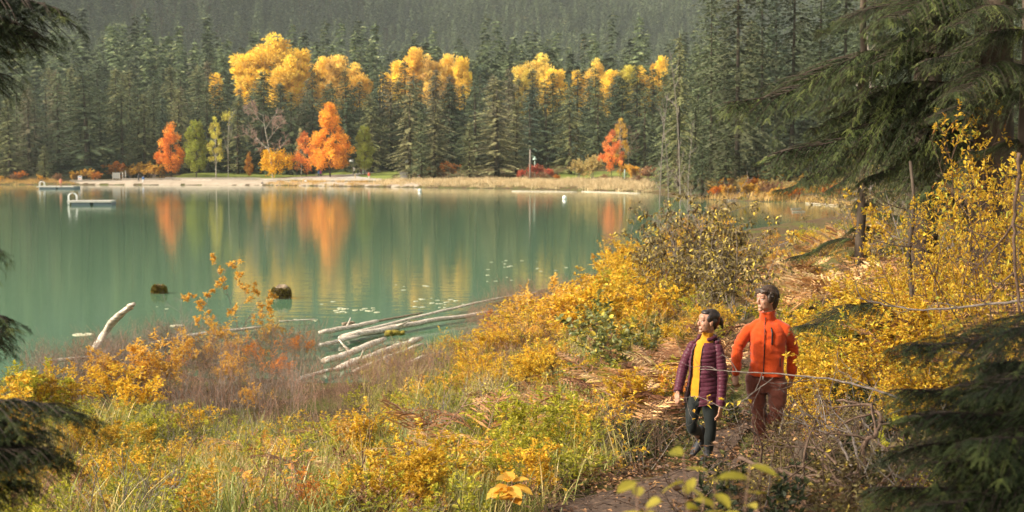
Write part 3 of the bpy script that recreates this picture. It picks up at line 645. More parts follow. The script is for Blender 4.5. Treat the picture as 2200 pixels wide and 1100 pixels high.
for px, D, top, w, c, k, lb in front:
    put_conifer(px, D, top, w, c, k, lb or "%s conifer in the front row %s" % (TONE[c], mark(px)))
row_names = ["second row", "third row", "fourth row", "fifth row", "back row"]
for ri, (D, sp, h0, h1) in enumerate([(352, 44, 20, 27), (376, 50, 22, 29), (405, 54, 24, 31), (450, 52, 24, 33)]):
    px = -150 + _r.uniform(0, 30)
    while px < 1480 - ri * 10:
        DD = D + _r.uniform(-8, 8); H = _r.uniform(h0, h1); c = _r.choice([DG, DG, MG, MG, OL, BL, TN]); p = at_d(px, 300, DD); z = gz(p[0], p[1])
        top = 350 - (z + H - EYE) / DD * F
        if 480 < px < 790 and top < 175 and ri > 0: top = _r.uniform(165, 195)
        if 820 < px < 1010 and ri > 0: top = max(top, _r.uniform(150, 185))
        if 1110 < px < 1420 and ri > 0: top = max(top, _r.uniform(160, 190))
        if ri == 3 and (490 < px < 800 or 815 < px < 1010 or 1110 < px < 1420): px += sp; continue
        put_conifer(px, DD, top, _r.uniform(75, 105) * 340 / DD, c, _r.randrange(6), "%s conifer, %s, %s" % (TONE[c], row_names[ri], mark(px)))
        px += sp * _r.uniform(.75, 1.2)
# right hand wood: big trees on the near side of the bay
R_MARKS = [(1530, "left edge"), (1600, "left part"), (1700, "middle"), (1800, "right part"), (2000, "far right")]
for px, D, top, w, c, k in [(1530, 215, -40, 150, MG, 2), (1585, 196, -230, 210, (.085, .09, .045), 4), (1640, 225, -60, 170, DG, 2), (1700, 198, -190, 190, (.07, .078, .04), 2), (1760, 215, -120, 180, DG, 0), (1815, 200, -230, 200, MG, 4), (1880, 190, -150, 190, DG, 2), (1950, 200, -200, 210, DG, 0), (2040, 195, -190, 220, DG, 2), (2140, 190, -190, 220, DG, 0), (2240, 190, -160, 220, DG, 1),
                            (1555, 250, 30, 150, DG, 1), (1670, 255, -20, 160, BL, 5), (1780, 255, 0, 150, BL, 1), (1900, 245, -30, 170, DG, 2), (1610, 275, 40, 130, OL, 0), (1730, 280, 60, 130, DG, 2), (1500, 262, 95, 90, MG, 5), (1850, 280, 20, 150, DG, 4), (1990, 260, -20, 170, DG, 4), (2100, 250, -50, 190, DG, 1), (2200, 250, -50, 190, DG, 5)]:
    put_conifer(px, D, top, w, c, k, "%s tall conifer right of the bay, %s of the wood, %s" % (TONE.get(c, "dull green"), min(R_MARKS, key=lambda m: abs(m[0] - px))[1], "front" if D < 230 else "behind"), group="tall conifers right of the bay", name="fir_tree", kinds=[CKR[0], CKR[1], CKR[2], CKR[1], CKR[0], CKR[2]])
# understorey conifers at the foot of the right wood
for i, (px, top, w) in enumerate([(1510, 300, 70), (1560, 290, 80), (1625, 280, 90), (1665, 300, 70), (1740, 290, 90), (1800, 270, 90)]):
    put_conifer(px, 186 + i % 3 * 5, top, w, MG if i % 2 else DG, [5, 1, 0][i % 3], "young %s conifer, number %s from the left below the tall bay conifers" % ("green" if i % 2 else "dark", ["one", "two", "three", "four", "five", "six"][i]), group="young conifers at the foot of the right wood", name="young_conifer")

# ---- autumn trees
P_round = Prof([0, .08, .3, .55, .8, 1], [.6, 2.6, 3.6, 3.0, 1.6, .3]); P_tall = Prof([0, .06, .22, .45, .6, .75, .9, 1], [.8, 3.8, 4.4, 3.5, 1.9, 1.7, 1.2, .2]); P_oval = Prof([0, .1, .4, .75, 1], [1, 2.6, 2.9, 2.1, .5])
P_cw = Prof([0, .15, .5, .8, .95, 1], [2, 5, 6.2, 5, 3, 1]); P_cw2 = Prof([0, .2, .5, .8, 1], [1.5, 3, 3.8, 3, .8]); P_open = Prof([0, .1, .3, .6, 1], [1.0, 3.4, 3.8, 2.2, .5])
BK = dict(round=broadleaf(21, 12, P_round, .13, 5200, .42, 70, .95), tall=broadleaf(22, 14.5, P_tall, .12, 9000, .42, 110, .95), oval=broadleaf(23, 12, P_oval, .10, 4600, .42, 60, .9),
          wood=broadleaf(24, 30, P_cw, .52, 8000, .70, 60, 1.9), wood2=broadleaf(25, 28, P_cw2, .52, 5500, .70, 40, 1.6), open=broadleaf(26, 9, P_open, .16, 2600, .40, 34, .8), sparse=broadleaf(27, 12, Prof([0, .2, .6, 1], [1.5, 2.0, 1.8, .5]), .3, 1500, .38, 30, .6, limb_mat="bark_pale", trunk_r=.16))
def put_tree(kind, name, px, base_py, top, wpx, colr, label, D=None, group=None, h0=None, w0=None, cat="tree"):
    p = on_ground(px, base_py) if D is None else np.append(at_d(px, 300, D)[:2], 0); D = p[1]; z = gz(p[0], p[1])
    H = at_d(px, top, D)[2] - z; cr, tr = BK[kind]
    h0 = {"round": 12, "tall": 14.5, "oval": 12, "wood": 30, "wood2": 28, "open": 9, "sparse": 12}[kind]; w0 = {"round": 8.4, "tall": 10, "oval": 7, "wood": 14.5, "wood2": 9.8, "open": 8.6, "sparse": 5}[kind]
    w = wpx / F * D; t = thing(name, label, cat, (p[0], p[1], z), rz=(px * 1.7) % 6.28, group=group, scale=(w / w0, w / w0, H / h0))
    link("crown", cr, t, color=colr); link("trunk", tr, t); return t
OR, OR2, RD, YL, LG, PY = (.90, .36, .06), (.92, .44, .06), (.92, .38, .09), (.90, .64, .11), (.33, .34, .05), (.58, .50, .12)
put_tree("round", "maple_tree", 368, 380.5, 268, 68, OR, "rounded orange maple, leftmost bright tree on the far lawn")
put_tree("oval", "broadleaf_tree", 421, 374, 261, 58, LG, "lime green oval tree right of the rounded orange maple", D=322)
put_tree("sparse", "birch_tree", 463, 374, 254, 42, (.58, .50, .10), "slim birch with sparse yellow leaves right of the lime tree", D=320)
put_tree("round", "sapling", 534, 371, 328, 22, (.62, .30, .05), "tiny orange sapling between the birches and the half bare tree", D=322)
put_tree("open", "maple_tree", 657, 374, 284, 70, RD, "small red orange maple left of the tallest orange maple", D=323)
put_tree("tall", "maple_tree", 709, 381, 222, 108, OR2, "tallest orange maple standing alone by the shore path")
put_tree("sparse", "broadleaf_tree", 647, 373, 278, 34, (.42, .36, .18), "thin pale tree behind the small red maple", D=327)
put_tree("oval", "broadleaf_tree", 783, 373, 272, 46, (.42, .42, .08), "small pale green tree right of the tallest orange maple", D=322)
put_tree("open", "maple_tree", 1314, 369, 280, 62, (.90, .35, .11), "red maple on the lawn at the right of the far shore", D=284)
put_tree("sparse", "broadleaf_tree", 1333, 368, 257, 44, (.60, .38, .08), "golden tree rising behind the red maple on the right", D=288)
cw = [(575, 84, 108, "wood", YL), (543, 118, 66, "wood2", YL), (612, 128, 80, "wood", YL), (643, 106, 58, "wood2", YL), (692, 124, 48, "wood2", (.9, .62, .14)), (722, 120, 46, "wood2", (.88, .62, .18)), (757, 143, 60, "wood", (.9, .62, .14)),
      (464, 158, 26, "wood2", YL), (830, 158, 30, "wood2", YL), (860, 132, 44, "wood2", YL), (891, 104, 40, "wood2", (.9, .6, .12)), (925, 127, 56, "wood", (.86, .62, .2)), (958, 118, 50, "wood2", (.88, .62, .16)), (994, 124, 32, "wood2", YL),
      (1152, 124, 74, "wood", (.84, .64, .16)), (1190, 150, 50, "wood2", YL), (1128, 152, 34, "wood2", (.6, .46, .1)), (1240, 152, 26, "wood2", YL), (1280, 136, 50, "wood", (.88, .64, .14)), (1312, 152, 36, "wood2", YL), (1346, 142, 42, "wood2", (.6, .5, .1)), (1378, 150, 50, "wood", YL), (1416, 122, 34, "wood2", YL),
      (224, 92, 14, "wood2", (.5, .3, .08)), (350, 100, 13, "wood2", (.55, .35, .08)), (1252, 88, 12, "wood2", YL), (1362, 118, 12, "wood2", (.6, .5, .1))]
nth = ["first", "second", "third", "fourth", "fifth", "sixth", "seventh", "eighth", "ninth"]
zones = [(480, 800, "left yellow clump"), (815, 1010, "middle yellow clump"), (1110, 1230, "yellow clump right of the middle"), (1231, 1430, "right yellow clump")]
cnt = {}
for px, top, w, k, c in cw:
    zn = [z[2] for z in zones if z[0] <= px <= z[1]]
    if zn:
        cnt[zn[0]] = cnt.get(zn[0], 0) + 1; lb = "yellow cottonwood above the dark firs, %s tree of the %s" % (nth[cnt[zn[0]] - 1], zn[0])
        if px == 575: lb = "largest golden cottonwood rising above the dark firs"
    else: lb = {464: "small lone yellow cottonwood left of the biggest golden crown", 224: "faint orange tree high in the green forest at the left", 350: "small faint golden tree in the forest above the orange maple", 1252: "tiny yellow tree alone on the green mountainside", 1362: "tiny pale yellow tree above the right yellow clump"}[px]
    D = 440 if w > 15 else 560 if px < 500 else 700
    w *= 1.42 if w > 15 else 1.1; top = top if w > 25 else top - 4
    if px in (224, 350, 1252, 1362):
        k = "oval"; w = 14; D = min(range(500, 2000, 10), key=lambda q: abs(at_d(px, top, q)[2] - gz(at_d(px, top, q)[0], q) - 30)) - 13
    put_tree(k, "cottonwood_tree", px, 0, top, w, c, lb, D=D + (px * 13 % 17), group="yellow cottonwoods behind the firs")

# ---- bare and half bare trees, snags
def bare_tree(seed, H, spread, depth=3, r=None, mr=.022, mat="bark_pale", split=4, twigmat="twig_grey", up=.1, lo=.3):
    rng = np.random.default_rng(seed); segs, tips = [], []
    skeleton(rng, np.array([0, 0, -.3]), np.array([0, 0, 1.]), H, r or H * .011, depth, segs, tips, 8, .05, up, split, .42 * spread, .85, lo)
    b, c = Buf(), Buf()
    for pts, rr, dp in segs: tube(b if dp >= depth - 1 else c, pts, np.maximum(rr, mr), 4, cap=False)
    return b.mesh("bare_trunk", M[mat]), c.mesh("bare_twigs", M[twigmat])
def put_bare(name, px, bpy_, top, label, mesh, H0, D=None, sx=1.0, group=None):
    p = on_ground(px, bpy_) if D is None else np.append(at_d(px, 300, D)[:2], 0); z = gz(p[0], p[1]); H = at_d(px, top, p[1])[2] - z
    t = thing(name, label, "tree", (p[0], p[1], z), rz=px % 6, group=group, scale=(H / H0 * sx, H / H0 * sx, H / H0)); link("trunk", mesh[0], t); link("branch", mesh[1], t); return t
M["twig_mauve"] = surf_mat("twig_mauve", [(0.3, (0.22, 0.13, 0.10)), (0.7, (0.42, 0.28, 0.23))], scale=20)
B1, B2, B3 = bare_tree(31, 13, .8), bare_tree(32, 13, 1.15, split=7, lo=.25, twigmat="twig_mauve", mr=.035, up=.02), bare_tree(33, 20, .35, depth=2, split=9, lo=.12, mat="bark_grey", up=0, r=.17)
t = put_bare("birch_tree", 489, 374, 246, "tall bare birch with a tuft of yellow at its tip", B1, 13, sx=.7, D=321)
rngt = np.random.default_rng(5); b = Buf(); n = 260; leaves(b, rngt.normal(0, .75, (n, 3)) * [1, 1, .7] + [0, 0, 12.6], rvec(rngt, n), rvec(rngt, n), .4, .25, rngt.random(n)); link("leaf_tuft", b.mesh("leaf_tuft", M["crown"]), t, color=(.6, .52, .1))
t = put_bare("half_bare_tree", 585, 377, 241, "white trunked tree, bare above with a low skirt of golden leaves", B2, 13, D=319)
b = Buf(); C = np.array([[math.cos(a) * r, math.sin(a) * r, z] for a, r, z in zip(rngt.uniform(0, 6.28, 30), rngt.uniform(.5, 3.4, 30), rngt.uniform(2.2, 5.4, 30))]); C[:, 2] -= np.hypot(C[:, 0], C[:, 1]) * .4 - .3
n = 2200; k = rngt.integers(0, 30, n); leaves(b, C[k] + rngt.normal(0, .42, (n, 3)), rvec(rngt, n), rvec(rngt, n), .38, .25, np.clip(rngt.normal(.5, .2, n), 0, 1)); link("leaf_skirt", b.mesh("leaf_skirt", M["crown"]), t, color=(.80, .46, .02))
put_bare("bare_tree", 1352, 366, 275, "grey bare tree right of the red maple", B2, 13, sx=.8, D=290)
for px, bp_, top, lb, D in [(1463, 0, 96, "tallest dead snag with a pale trunk at the right of the bay", 176), (1418, 0, 188, "leaning dead snag left of the tallest one", 172), (1438, 0, 215, "short dead snag between two taller ones", 180), (1478, 0, 250, "thin dead snag right of the tallest one", 170), (1875, 0, -90, "pale dead trunk showing high between the right conifers", 150)]:
    put_bare("dead_snag", px, bp_, top, lb, B3, 20, D=D, sx=.55 if px != 1875 else .8, group="dead snags by the bay")

# ---- shrubs and reeds of the far shore
SH = [shrub(41, 2.6, 9, 2, .30, "orange", "twig_grey", per=3, split=4, lean=.9, r=.03, aspect=.6), shrub(42, 2.4, 10, 2, .28, "gold", "twig_grey", per=3, split=4, lean=1.0, r=.03, aspect=.6), shrub(43, 2.4, 12, 2, .25, "russet", "twig_red", per=3, split=4, lean=1.0, r=.03, aspect=.6),
      shrub(44, 3.0, 10, 2, .26, "cream" if "cream" in M else "gold", "twig_grey", per=3, split=4, lean=.8, r=.03, aspect=.6)]
M["cream"] = leaf_mat("leaf_cream", [(0, (.40, .30, .10)), (.5, (.62, .48, .20)), (1, (.68, .58, .28))], transl=.35)
M["red"] = leaf_mat("leaf_red", [(0, (.35, .06, .05)), (.5, (.66, .15, .09)), (1, (.72, .32, .16))], transl=.35)
SH[3] = shrub(44, 3.0, 10, 2, .26, "cream", "twig_grey", per=3, split=4, lean=.8, r=.03, aspect=.6)
SH.append(shrub(45, 2.4, 12, 2, .26, "red", "twig_red", per=3, split=4, lean=.9, r=.03, aspect=.6))
def put_shrub(kinds, i, p, s, label, group, name="shrub", cat="shrub", rz=None, sz=None):
    lf, sm = kinds[i]; t = thing(name, label, cat, p, rz=(p[0] * 37 + p[1] * 11) % 6.28 if rz is None else rz, group=group, scale=(s, s, s if sz is None else sz))
    link("foliage", lf, t); link("stem", sm, t); return t
far_sh = [(925, 383, 0, 22, "low orange bush just right of the white shore notice"), (905, 385, 0, 14, "small orange bush beneath the green spruce by the notice"), (965, 380, 0, 30, "taller orange bush behind the reeds, right of the low one"), (945, 384, 2, 18, "russet bush between the two orange shore bushes"),
          (1150, 382, 4, 28, "bright red bush behind the green lamp"), (1120, 384, 4, 18, "red bush left of the old wooden post"), (1180, 383, 4, 20, "red bush right of the green lamp"), (1138, 386, 2, 16, "brown red bush in front of the old wooden post"), (1165, 387, 2, 16, "brown red bush below the bright red one"), (1195, 388, 0, 12, "low orange bush at the right end of the red bushes"),
          (1242, 384, 3, 32, "cream shrub left of the larger cream shrub"), (1275, 384, 3, 38, "larger cream shrub on the lawn left of the red maple"), (1300, 388, 2, 14, "low brown shrub under the larger cream shrub"), (1345, 378, 1, 26, "golden bush right of the red maple trunk"), (1365, 385, 1, 30, "golden bush at the right end of the lawn"), (1395, 388, 2, 30, "brown bush left of the dead snags"), (1370, 392, 2, 16, "low brown bush at the water below the lawn end"),
          (30, 390, 2, 16, "low russet bush at the left shore edge"), (45, 389, 0, 20, "orange bush left of the far platform"), (160, 388, 1, 20, "golden bush below the big dark fir"), (192, 387, 1, 24, "yellow green bush left of the notice board"), (210, 388, 0, 18, "orange bush beside the notice board"), (280, 383, 1, 26, "golden bush right of the notice board"), (305, 382, 1, 34, "tall golden bush left of the orange maple"), (330, 383, 1, 30, "golden bush touching the orange maple"), (248, 384, 0, 34, "narrow orange bush behind the notice board"), (6, 391, 1, 14, "low golden bush at the left picture edge of the far shore"),
          (125, 389, 2, 16, "russet bush behind the far platform"), (90, 390, 1, 14, "small golden bush by the small narrow conifer")]
for px, py, k, h, lb in far_sh:
    p = on_ground(px, py); put_shrub(SH, k, p, h / F * p[1] / 2.5, lb, "autumn bushes along the far shore")
# orange scrub on the right bank of the bay
rng = np.random.default_rng(8); P = sample_poly(rng, gpoly([(1500, 424), (1560, 405), (1700, 400), (1800, 402), (1830, 430), (1700, 431), (1560, 427)]), n=70)
P = P[np.argsort(P[:, 0])]
for i, (x, y) in enumerate(P):
    if lake_dist(np.array([x]), np.array([y]))[0] < .5: continue
    put_shrub(SH, [0, 1, 1, 2, 3][i % 5], (x, y, gz(x, y)), rng.uniform(.5, .85), "%s scrub bush on the right bank of the bay" % ["orange", "golden", "golden", "russet", "cream"][i % 5], "scrub on the right bank of the bay", name="scrub_bush")
# reeds and shore grass
M["reed_gold"] = leaf_mat("reed_gold", [(0, (0.36, 0.20, 0.06)), (0.6, (0.60, 0.38, 0.12)), (1, (0.7, 0.5, 0.2))], transl=0.3)
rk = [grass_tuft(50 + i, 60, 1.3, .6, .07, mat="reed", foot=.7) for i in range(3)]; rkg = [grass_tuft(55 + i, 60, .9, .6, .07, mat="reed_gold", foot=.7) for i in range(3)]
rng = np.random.default_rng(9)
P = sample_poly(rng, gpoly([(790, 398), (850, 389), (1000, 385), (1200, 387), (1390, 388), (1400, 412), (1200, 407.5), (1060, 404.5), (900, 402)]), dens=.45); P = P[lake_dist(P[:, 0], P[:, 1]) > -1.5]
scatter("reeds", hit_terrain(P), rk, rng, .35, .95, label="pale straw reeds along the middle of the far shore")
P = np.vstack([sample_poly(rng, gpoly([(-150, 398), (-150, 388), (60, 388), (150, 389), (160, 397), (60, 397.5)]), dens=.4), sample_poly(rng, gpoly([(560, 393), (640, 390), (800, 393), (800, 401), (600, 399)]), dens=.25)]); P = P[lake_dist(P[:, 0], P[:, 1]) > -.8]
scatter("shore_grass", hit_terrain(P), rkg, rng, .5, 1.1, label="golden grass at the left end of the far shore")
P = sample_poly(rng, gpoly([(1480, 432), (1560, 422), (1800, 425), (1840, 445), (1700, 436), (1560, 432)]), dens=.5); P = P[lake_dist(P[:, 0], P[:, 1]) > -1]
scatter("bank_grass", hit_terrain(P), rkg, rng, .7, 1.2, label="golden grass along the water on the right bank")
# dark shaded undergrowth closing the foot of the wood
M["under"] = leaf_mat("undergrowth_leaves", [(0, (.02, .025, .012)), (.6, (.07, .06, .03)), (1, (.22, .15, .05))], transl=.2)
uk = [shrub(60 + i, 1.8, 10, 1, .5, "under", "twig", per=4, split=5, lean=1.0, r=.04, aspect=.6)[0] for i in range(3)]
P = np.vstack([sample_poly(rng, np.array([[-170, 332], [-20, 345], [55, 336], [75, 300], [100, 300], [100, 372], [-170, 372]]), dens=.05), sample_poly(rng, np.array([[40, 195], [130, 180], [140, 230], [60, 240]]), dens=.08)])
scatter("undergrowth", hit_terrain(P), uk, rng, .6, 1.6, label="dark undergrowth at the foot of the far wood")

# ---- small built things of the far shore
def arc(c, r, a0, a1, n): a = np.linspace(a0, a1, n); return a
M["white"] = plain("white_paint", (.72, .72, .70)); M["grey"] = plain("grey_panel", (.30, .29, .27)); M["deck"] = surf_mat("deck_boards", [(.3, (.40, .37, .33)), (.7, (.62, .58, .53))], scale=3, stretch=(1, 12, 1)); M["float"] = plain("blue_float", (.16, .20, .24))
M["lampgreen"] = plain("green_lamp_paint", (.42, .55, .48)); M["post"] = M["bark_grey"]; M["steel"] = plain("bright_steel", (.75, .76, .76), rough=.3); M["wallwood"] = surf_mat("weathered_timber", [(.3, (.38, .33, .27)), (.7, (.58, .52, .45))], scale=3, stretch=(.3, 2, 2))
def swim_float(px, py, wpx, label, rz=.0, deep=3.0):
    p = at_z(px, py, 0); w = wpx / F * p[1]; t = thing("swim_platform", label, "swim platform", (p[0], p[1], 0), rz, "swim platforms on the lake")
    b = Buf(); nb = 16
    for i in range(nb): box(b, [-w / 2 + (i + .5) * w / nb, 0, .50], [w / nb - .02, deep, .06], var=(i * 7 % 5) / 5)
    link("deck", b.mesh("deck", M["deck"]), t)
    b = Buf(); box(b, [0, -deep / 2 - .03, .42], [w + .06, .05, .20]); box(b, [0, deep / 2 + .03, .42], [w + .06, .05, .20]); box(b, [-w / 2 - .03, 0, .42], [.05, deep, .20]); box(b, [w / 2 + .03, 0, .42], [.05, deep, .20])
    link("frame", b.mesh("frame", M["deck"]), t)
    for sx in (-1, 1):
        b = Buf(); box(b, [sx * w / 4 + .25, 0, .12], [w / 2 - .35, deep - .3, .40]); link("float_tank", b.mesh("float_tank", M["float"]), t)
    b = Buf(); a = np.linspace(0, math.pi, 9)
    for dy in (-.28, .28):
        x0 = -w / 2 + .1
        arcp = [[x0 - .25, dy, -.7], [x0 - .25, dy, .3], [x0 - .25, dy, 1.0]] + [[x0 + .22 - .47 * math.cos(q), dy, 1.0 + .42 * math.sin(q)] for q in a[1:-1]] + [[x0 + .69, dy, 1.0], [x0 + .69, dy, .52]]
        tube(b, arcp, .05, 6)
    for z in (-.5, -.2, .1, .4): tube(b, [[x0 - .25, -.28, z], [x0 - .25, .28, z]], .03, 5)
    link("ladder", b.mesh("ladder", M["white"]), t)
    return t
swim_float(197, 440, 90, "white swim platform with a hooped ladder, nearer of the two on the lake", rz=.12)
swim_float(126, 405.5, 78, "low far swim platform near the left shore", rz=.0, deep=4)
def small_obj(name, label, cat, px, py, fn, group=None, rz=0.0, z=None):
    p = on_ground(px, py) if z is None else at_z(px, py, z); t = thing(name, label, cat, p, rz, group); fn(t, p[1] / F); return t
def pole(h, r, mat, lamp=None, lm="lampgreen", sideways=-.9):
    def f(t, s):
        b = Buf(); tube(b, [[0, 0, -.2], [0, 0, h * .5], [0, 0, h]], [r, r, r * .8], 8); link("pole", b.mesh("pole", M[mat]), t)
        if lamp:
            b = Buf(); tube(b, [[0, 0, h * .93], [sideways * .5, 0, h * .98], [sideways, 0, h * .95]], .05, 5); link("arm", b.mesh("arm", M[mat]), t)
            b = Buf(); tube(b, [[sideways, 0, h * .96], [sideways, 0, h * .93], [sideways, 0, h * .86], [sideways, 0, h * .84]], [.08, .2, .55, .5], 10); link("lamp_shade", b.mesh("lamp_shade", M[lm]), t)
    return f
small_obj("shore_lamp", "pale lamp post right of the grey shore cabinet", "lamp post", 884, 386, pole(4.6, .12, "lampgreen", True, "white"), group="lamp posts on the far shore")
small_obj("shore_lamp", "green lamp post beside the old wooden post", "lamp post", 1149, 382, pole(4.6, .12, "lampgreen", True, sideways=-.05), group="lamp posts on the far shore")
small_obj("shore_lamp", "thin lamp post under the right edge of the tallest orange maple", "lamp post", 759, 375, pole(3.8, .09, "grey", True, "white", -.6), group="lamp posts on the far shore")
small_obj("thin_post", "thin grey post under the small red maple", "post", 638, 376, pole(3.0, .09, "grey"))
small_obj("wooden_post", "old bare wooden post standing among the red bushes", "post", 1139, 388, pole(6.6, .2, "post"))
small_obj("thin_post", "pale stake on the right lawn", "post", 1342, 384, pole(1.9, .12, "lampgreen"))
def cabinet(t, s):
    b = Buf(); box(b, [0, 0, .85], [1.6, 1.2, 1.6]); box(b, [0, 0, 1.70], [1.75, 1.35, .1]); link("cabinet_body", b.mesh("cabinet_body", M["grey"]), t)
    b = Buf(); box(b, [1.1, -.1, .85], [.45, .8, 1.5]); link("notice_panel", b.mesh("notice_panel", M["white"]), t)
    b = Buf(); box(b, [1.1, -.53, .95], [.3, .05, .3]); link("red_notice", b.mesh("red_notice", plain("notice_red", (.5, .1, .07))), t)
small_obj("shore_cabinet", "grey box cabinet with a white notice panel at the water", "cabinet", 867, 386.5, cabinet)
def signboard(w, h, z0, mat, legs=True, extra=None):
    def f(t, s):
        b = Buf(); box(b, [0, 0, z0 + h / 2], [w, .08, h]); link("board", b.mesh("board", M[mat]), t)
        for sx in (-1, 1):
            b = Buf(); box(b, [sx * (w / 2 + .05), 0, (z0 + h) / 2], [.1, .1, z0 + h + .1]); link("leg", b.mesh("leg", M["wallwood"]), t)
        if extra:
            for (cx, cz, ww, hh, cc) in extra: b = Buf(); box(b, [cx, -.06, cz], [ww, .03, hh]); link("picture_panel", b.mesh("picture_panel", cc), t)
    return f
blue, red_, grn = plain("sign_blue", (.10, .16, .32)), plain("sign_red", (.55, .10, .07)), plain("sign_green", (.25, .45, .2))
small_obj("notice_board", "white notice on short legs beneath the green spruce", "sign", 901, 386.5, signboard(.9, .7, .5, "white", extra=[(0, .95, .6, .2, red_)]))
small_obj("notice_board", "grey notice board between posts left of the beach", "sign", 250, 387, signboard(1.6, 1.4, .35, "grey"))
small_obj("rule_sign", "white sign with blue and red patches by the far platform", "sign", 172, 391, signboard(.8, 1.3, .1, "white", extra=[(0, 1.2, .6, .2, blue), (0, .75, .6, .15, red_)]))
small_obj("banner_sign", "upright white and green banner by the walking people", "sign", 782, 375, signboard(.7, 2.4, .2, "white", extra=[(0, 2.1, .6, .6, grn), (0, .5, .6, .3, grn)]))
small_obj("thin_post", "wooden post right of the grey notice board", "post", 264, 387, pole(1.9, .12, "wallwood")); small_obj("thin_post", "taller wooden post near the grey notice board", "post", 270, 386, pole(2.1, .14, "wallwood"))
small_obj("marker_post", "short yellow marker post on the beach path", "post", 763, 386, pole(1.2, .12, "reed"))
# timber edging of the beach, in lengths
for i, (a, b_) in enumerate([((150, 391.5), (262, 389)), ((262, 388), (372, 387)), ((355, 386.2), (455, 385.6)), ((390, 388.2), (455, 388)), ((455, 386.2), (560, 386)), ((560, 388), (640, 386.8)), ((640, 387.5), (820, 388))]):
    p, q = on_ground(*a), on_ground(*b_); d = q - p; L = np.hypot(d[0], d[1]); c = (p + q) / 2; t = thing("timber_wall", "low timber beach wall, %s length from the left" % nth[i], "low wall", (c[0], c[1], min(p[2], q[2])), math.atan2(d[1], d[0]), "timber walls edging the beach")
    b = Buf(); box(b, [0, 0, .22], [L, .3, .5]); link("timber_beam", b.mesh("timber_beam", M["wallwood"]), t)
    b = Buf(); box(b, [0, 0, .50], [L, .42, .06]); link("wall_cap", b.mesh("wall_cap", M["gravel"]), t)
# picnic table and bench
def bench(t, s):
    b = Buf(); box(b, [0, 0, .75], [1.8, .7, .06]); link("table_top", b.mesh("table_top", M["wallwood"]), t)
    for sy in (-.75, .75): b = Buf(); box(b, [0, sy, .45], [1.8, .25, .05]); link("seat", b.mesh("seat", M["wallwood"]), t)
    for sx in (-.7, .7): b = Buf(); box(b, [sx, 0, .36], [.1, 1.5, .08]); box(b, [sx, -.3, .36], [.1, .1, .72]); box(b, [sx, .3, .36], [.1, .1, .72]); link("leg", b.mesh("leg", M["wallwood"]), t)
small_obj("picnic_table", "wooden picnic table behind the couple by the orange maple", "picnic table", 686, 380, bench)
# buoys
for px, py, lb in [(657, 391.5, "white block at the water below the small red maple"), (661, 397, "small white buoy below the white block"), (902, 411, "white buoy floating below the shore notice"), (1213, 427, "white buoy floating alone at the right of the lake"), (563, 395, "dark round rock at the end of the beach")]:
    p = at_z(px, py, 0.05) if py > 396 else on_ground(px, py); b = Buf(); ellipsoid(b, [0, 0, .12], [.32, .32, .36]); o = link("buoy", b.mesh("buoy", M["white"] if "white" in lb else M["bark_grey"]), loc=p); o.name = "buoy" if "white" in lb else "shore_rock"; tag(o, lb, "buoy" if "white" in lb else "rock")

# ================================================================== WATER'S EDGE
def stump(name, label, px, py, w, hollow, seed):
    p = at_z(px, py, 0); r = w / F * p[1] / 2; rng = np.random.default_rng(seed); b = Buf(); n = 22
    t = thing(name, label, "stump", (p[0], p[1], 0), group=None)
    an = np.arange(n) * 2 * math.pi / n; rows = []
    prof = [(-.5, 1.15), (0, 1.08), (.35, 1.0), (.75, .92), (1.05, .78), (1.2, .5), (1.22, .2)] if not hollow else [(-.5, .9), (0, 1), (.45, 1.05), (.9, .97), (1.2, .78), (1.38, .5), (1.2, .34), (.8, .2)]
    wob = 1 + .08 * np.sin(an * 3 + seed) + .06 * np.sin(an * 7 + 2 * seed)
    for z, q in prof: rows.append(np.column_stack([np.cos(an) * q * r * wob, np.sin(an) * q * r * wob, np.full(n, z * r * (1.1 if hollow else .95)) + rng.normal(0, .03, n) * r + .12 * r * np.cos(an - 1)]))
    V = np.vstack(rows + [[[0, 0, prof[-1][0] * r]]]); m = len(prof)
    b.add(V, [[m * n, (m - 1) * n + (j + 1) % n, (m - 1) * n + j] for j in range(n)][::-1], [[i * n + j, i * n + (j + 1) % n, (i + 1) * n + (j + 1) % n, (i + 1) * n + j] for i in range(m - 1) for j in range(n)], smooth=True)
    link("stump_wood", b.mesh("stump_wood", M["logdark"]), t)
    b = Buf(); k = 1100; a = rng.uniform(0, 6.283, k); hh = rng.uniform(.15, 1.25, k); q = np.interp(hh, [x[0] for x in prof[:6]], [x[1] for x in prof[:6]]) * r
    P = np.column_stack([np.cos(a) * q, np.sin(a) * q, hh * r]); leaves(b, P, np.column_stack([np.cos(a), np.sin(a), rng.normal(0, .8, k)]), rvec(rng, k), .085, .05, rng.random(k))
    link("moss_tufts", b.mesh("moss_tufts", M["mossleaf"]), t)
M["mossleaf"] = leaf_mat("moss_tuft", [(0, (.05, .03, .01)), (.5, (.16, .11, .02)), (1, (.36, .30, .05))], transl=.1)
stump("tree_stump", "round brown stump top in the water, left of the hollow one", 342, 630, 28, False, 3)
stump("tree_stump", "hollow mossy stump standing in the lake amid yellow reflections", 604, 641, 37, True, 8)

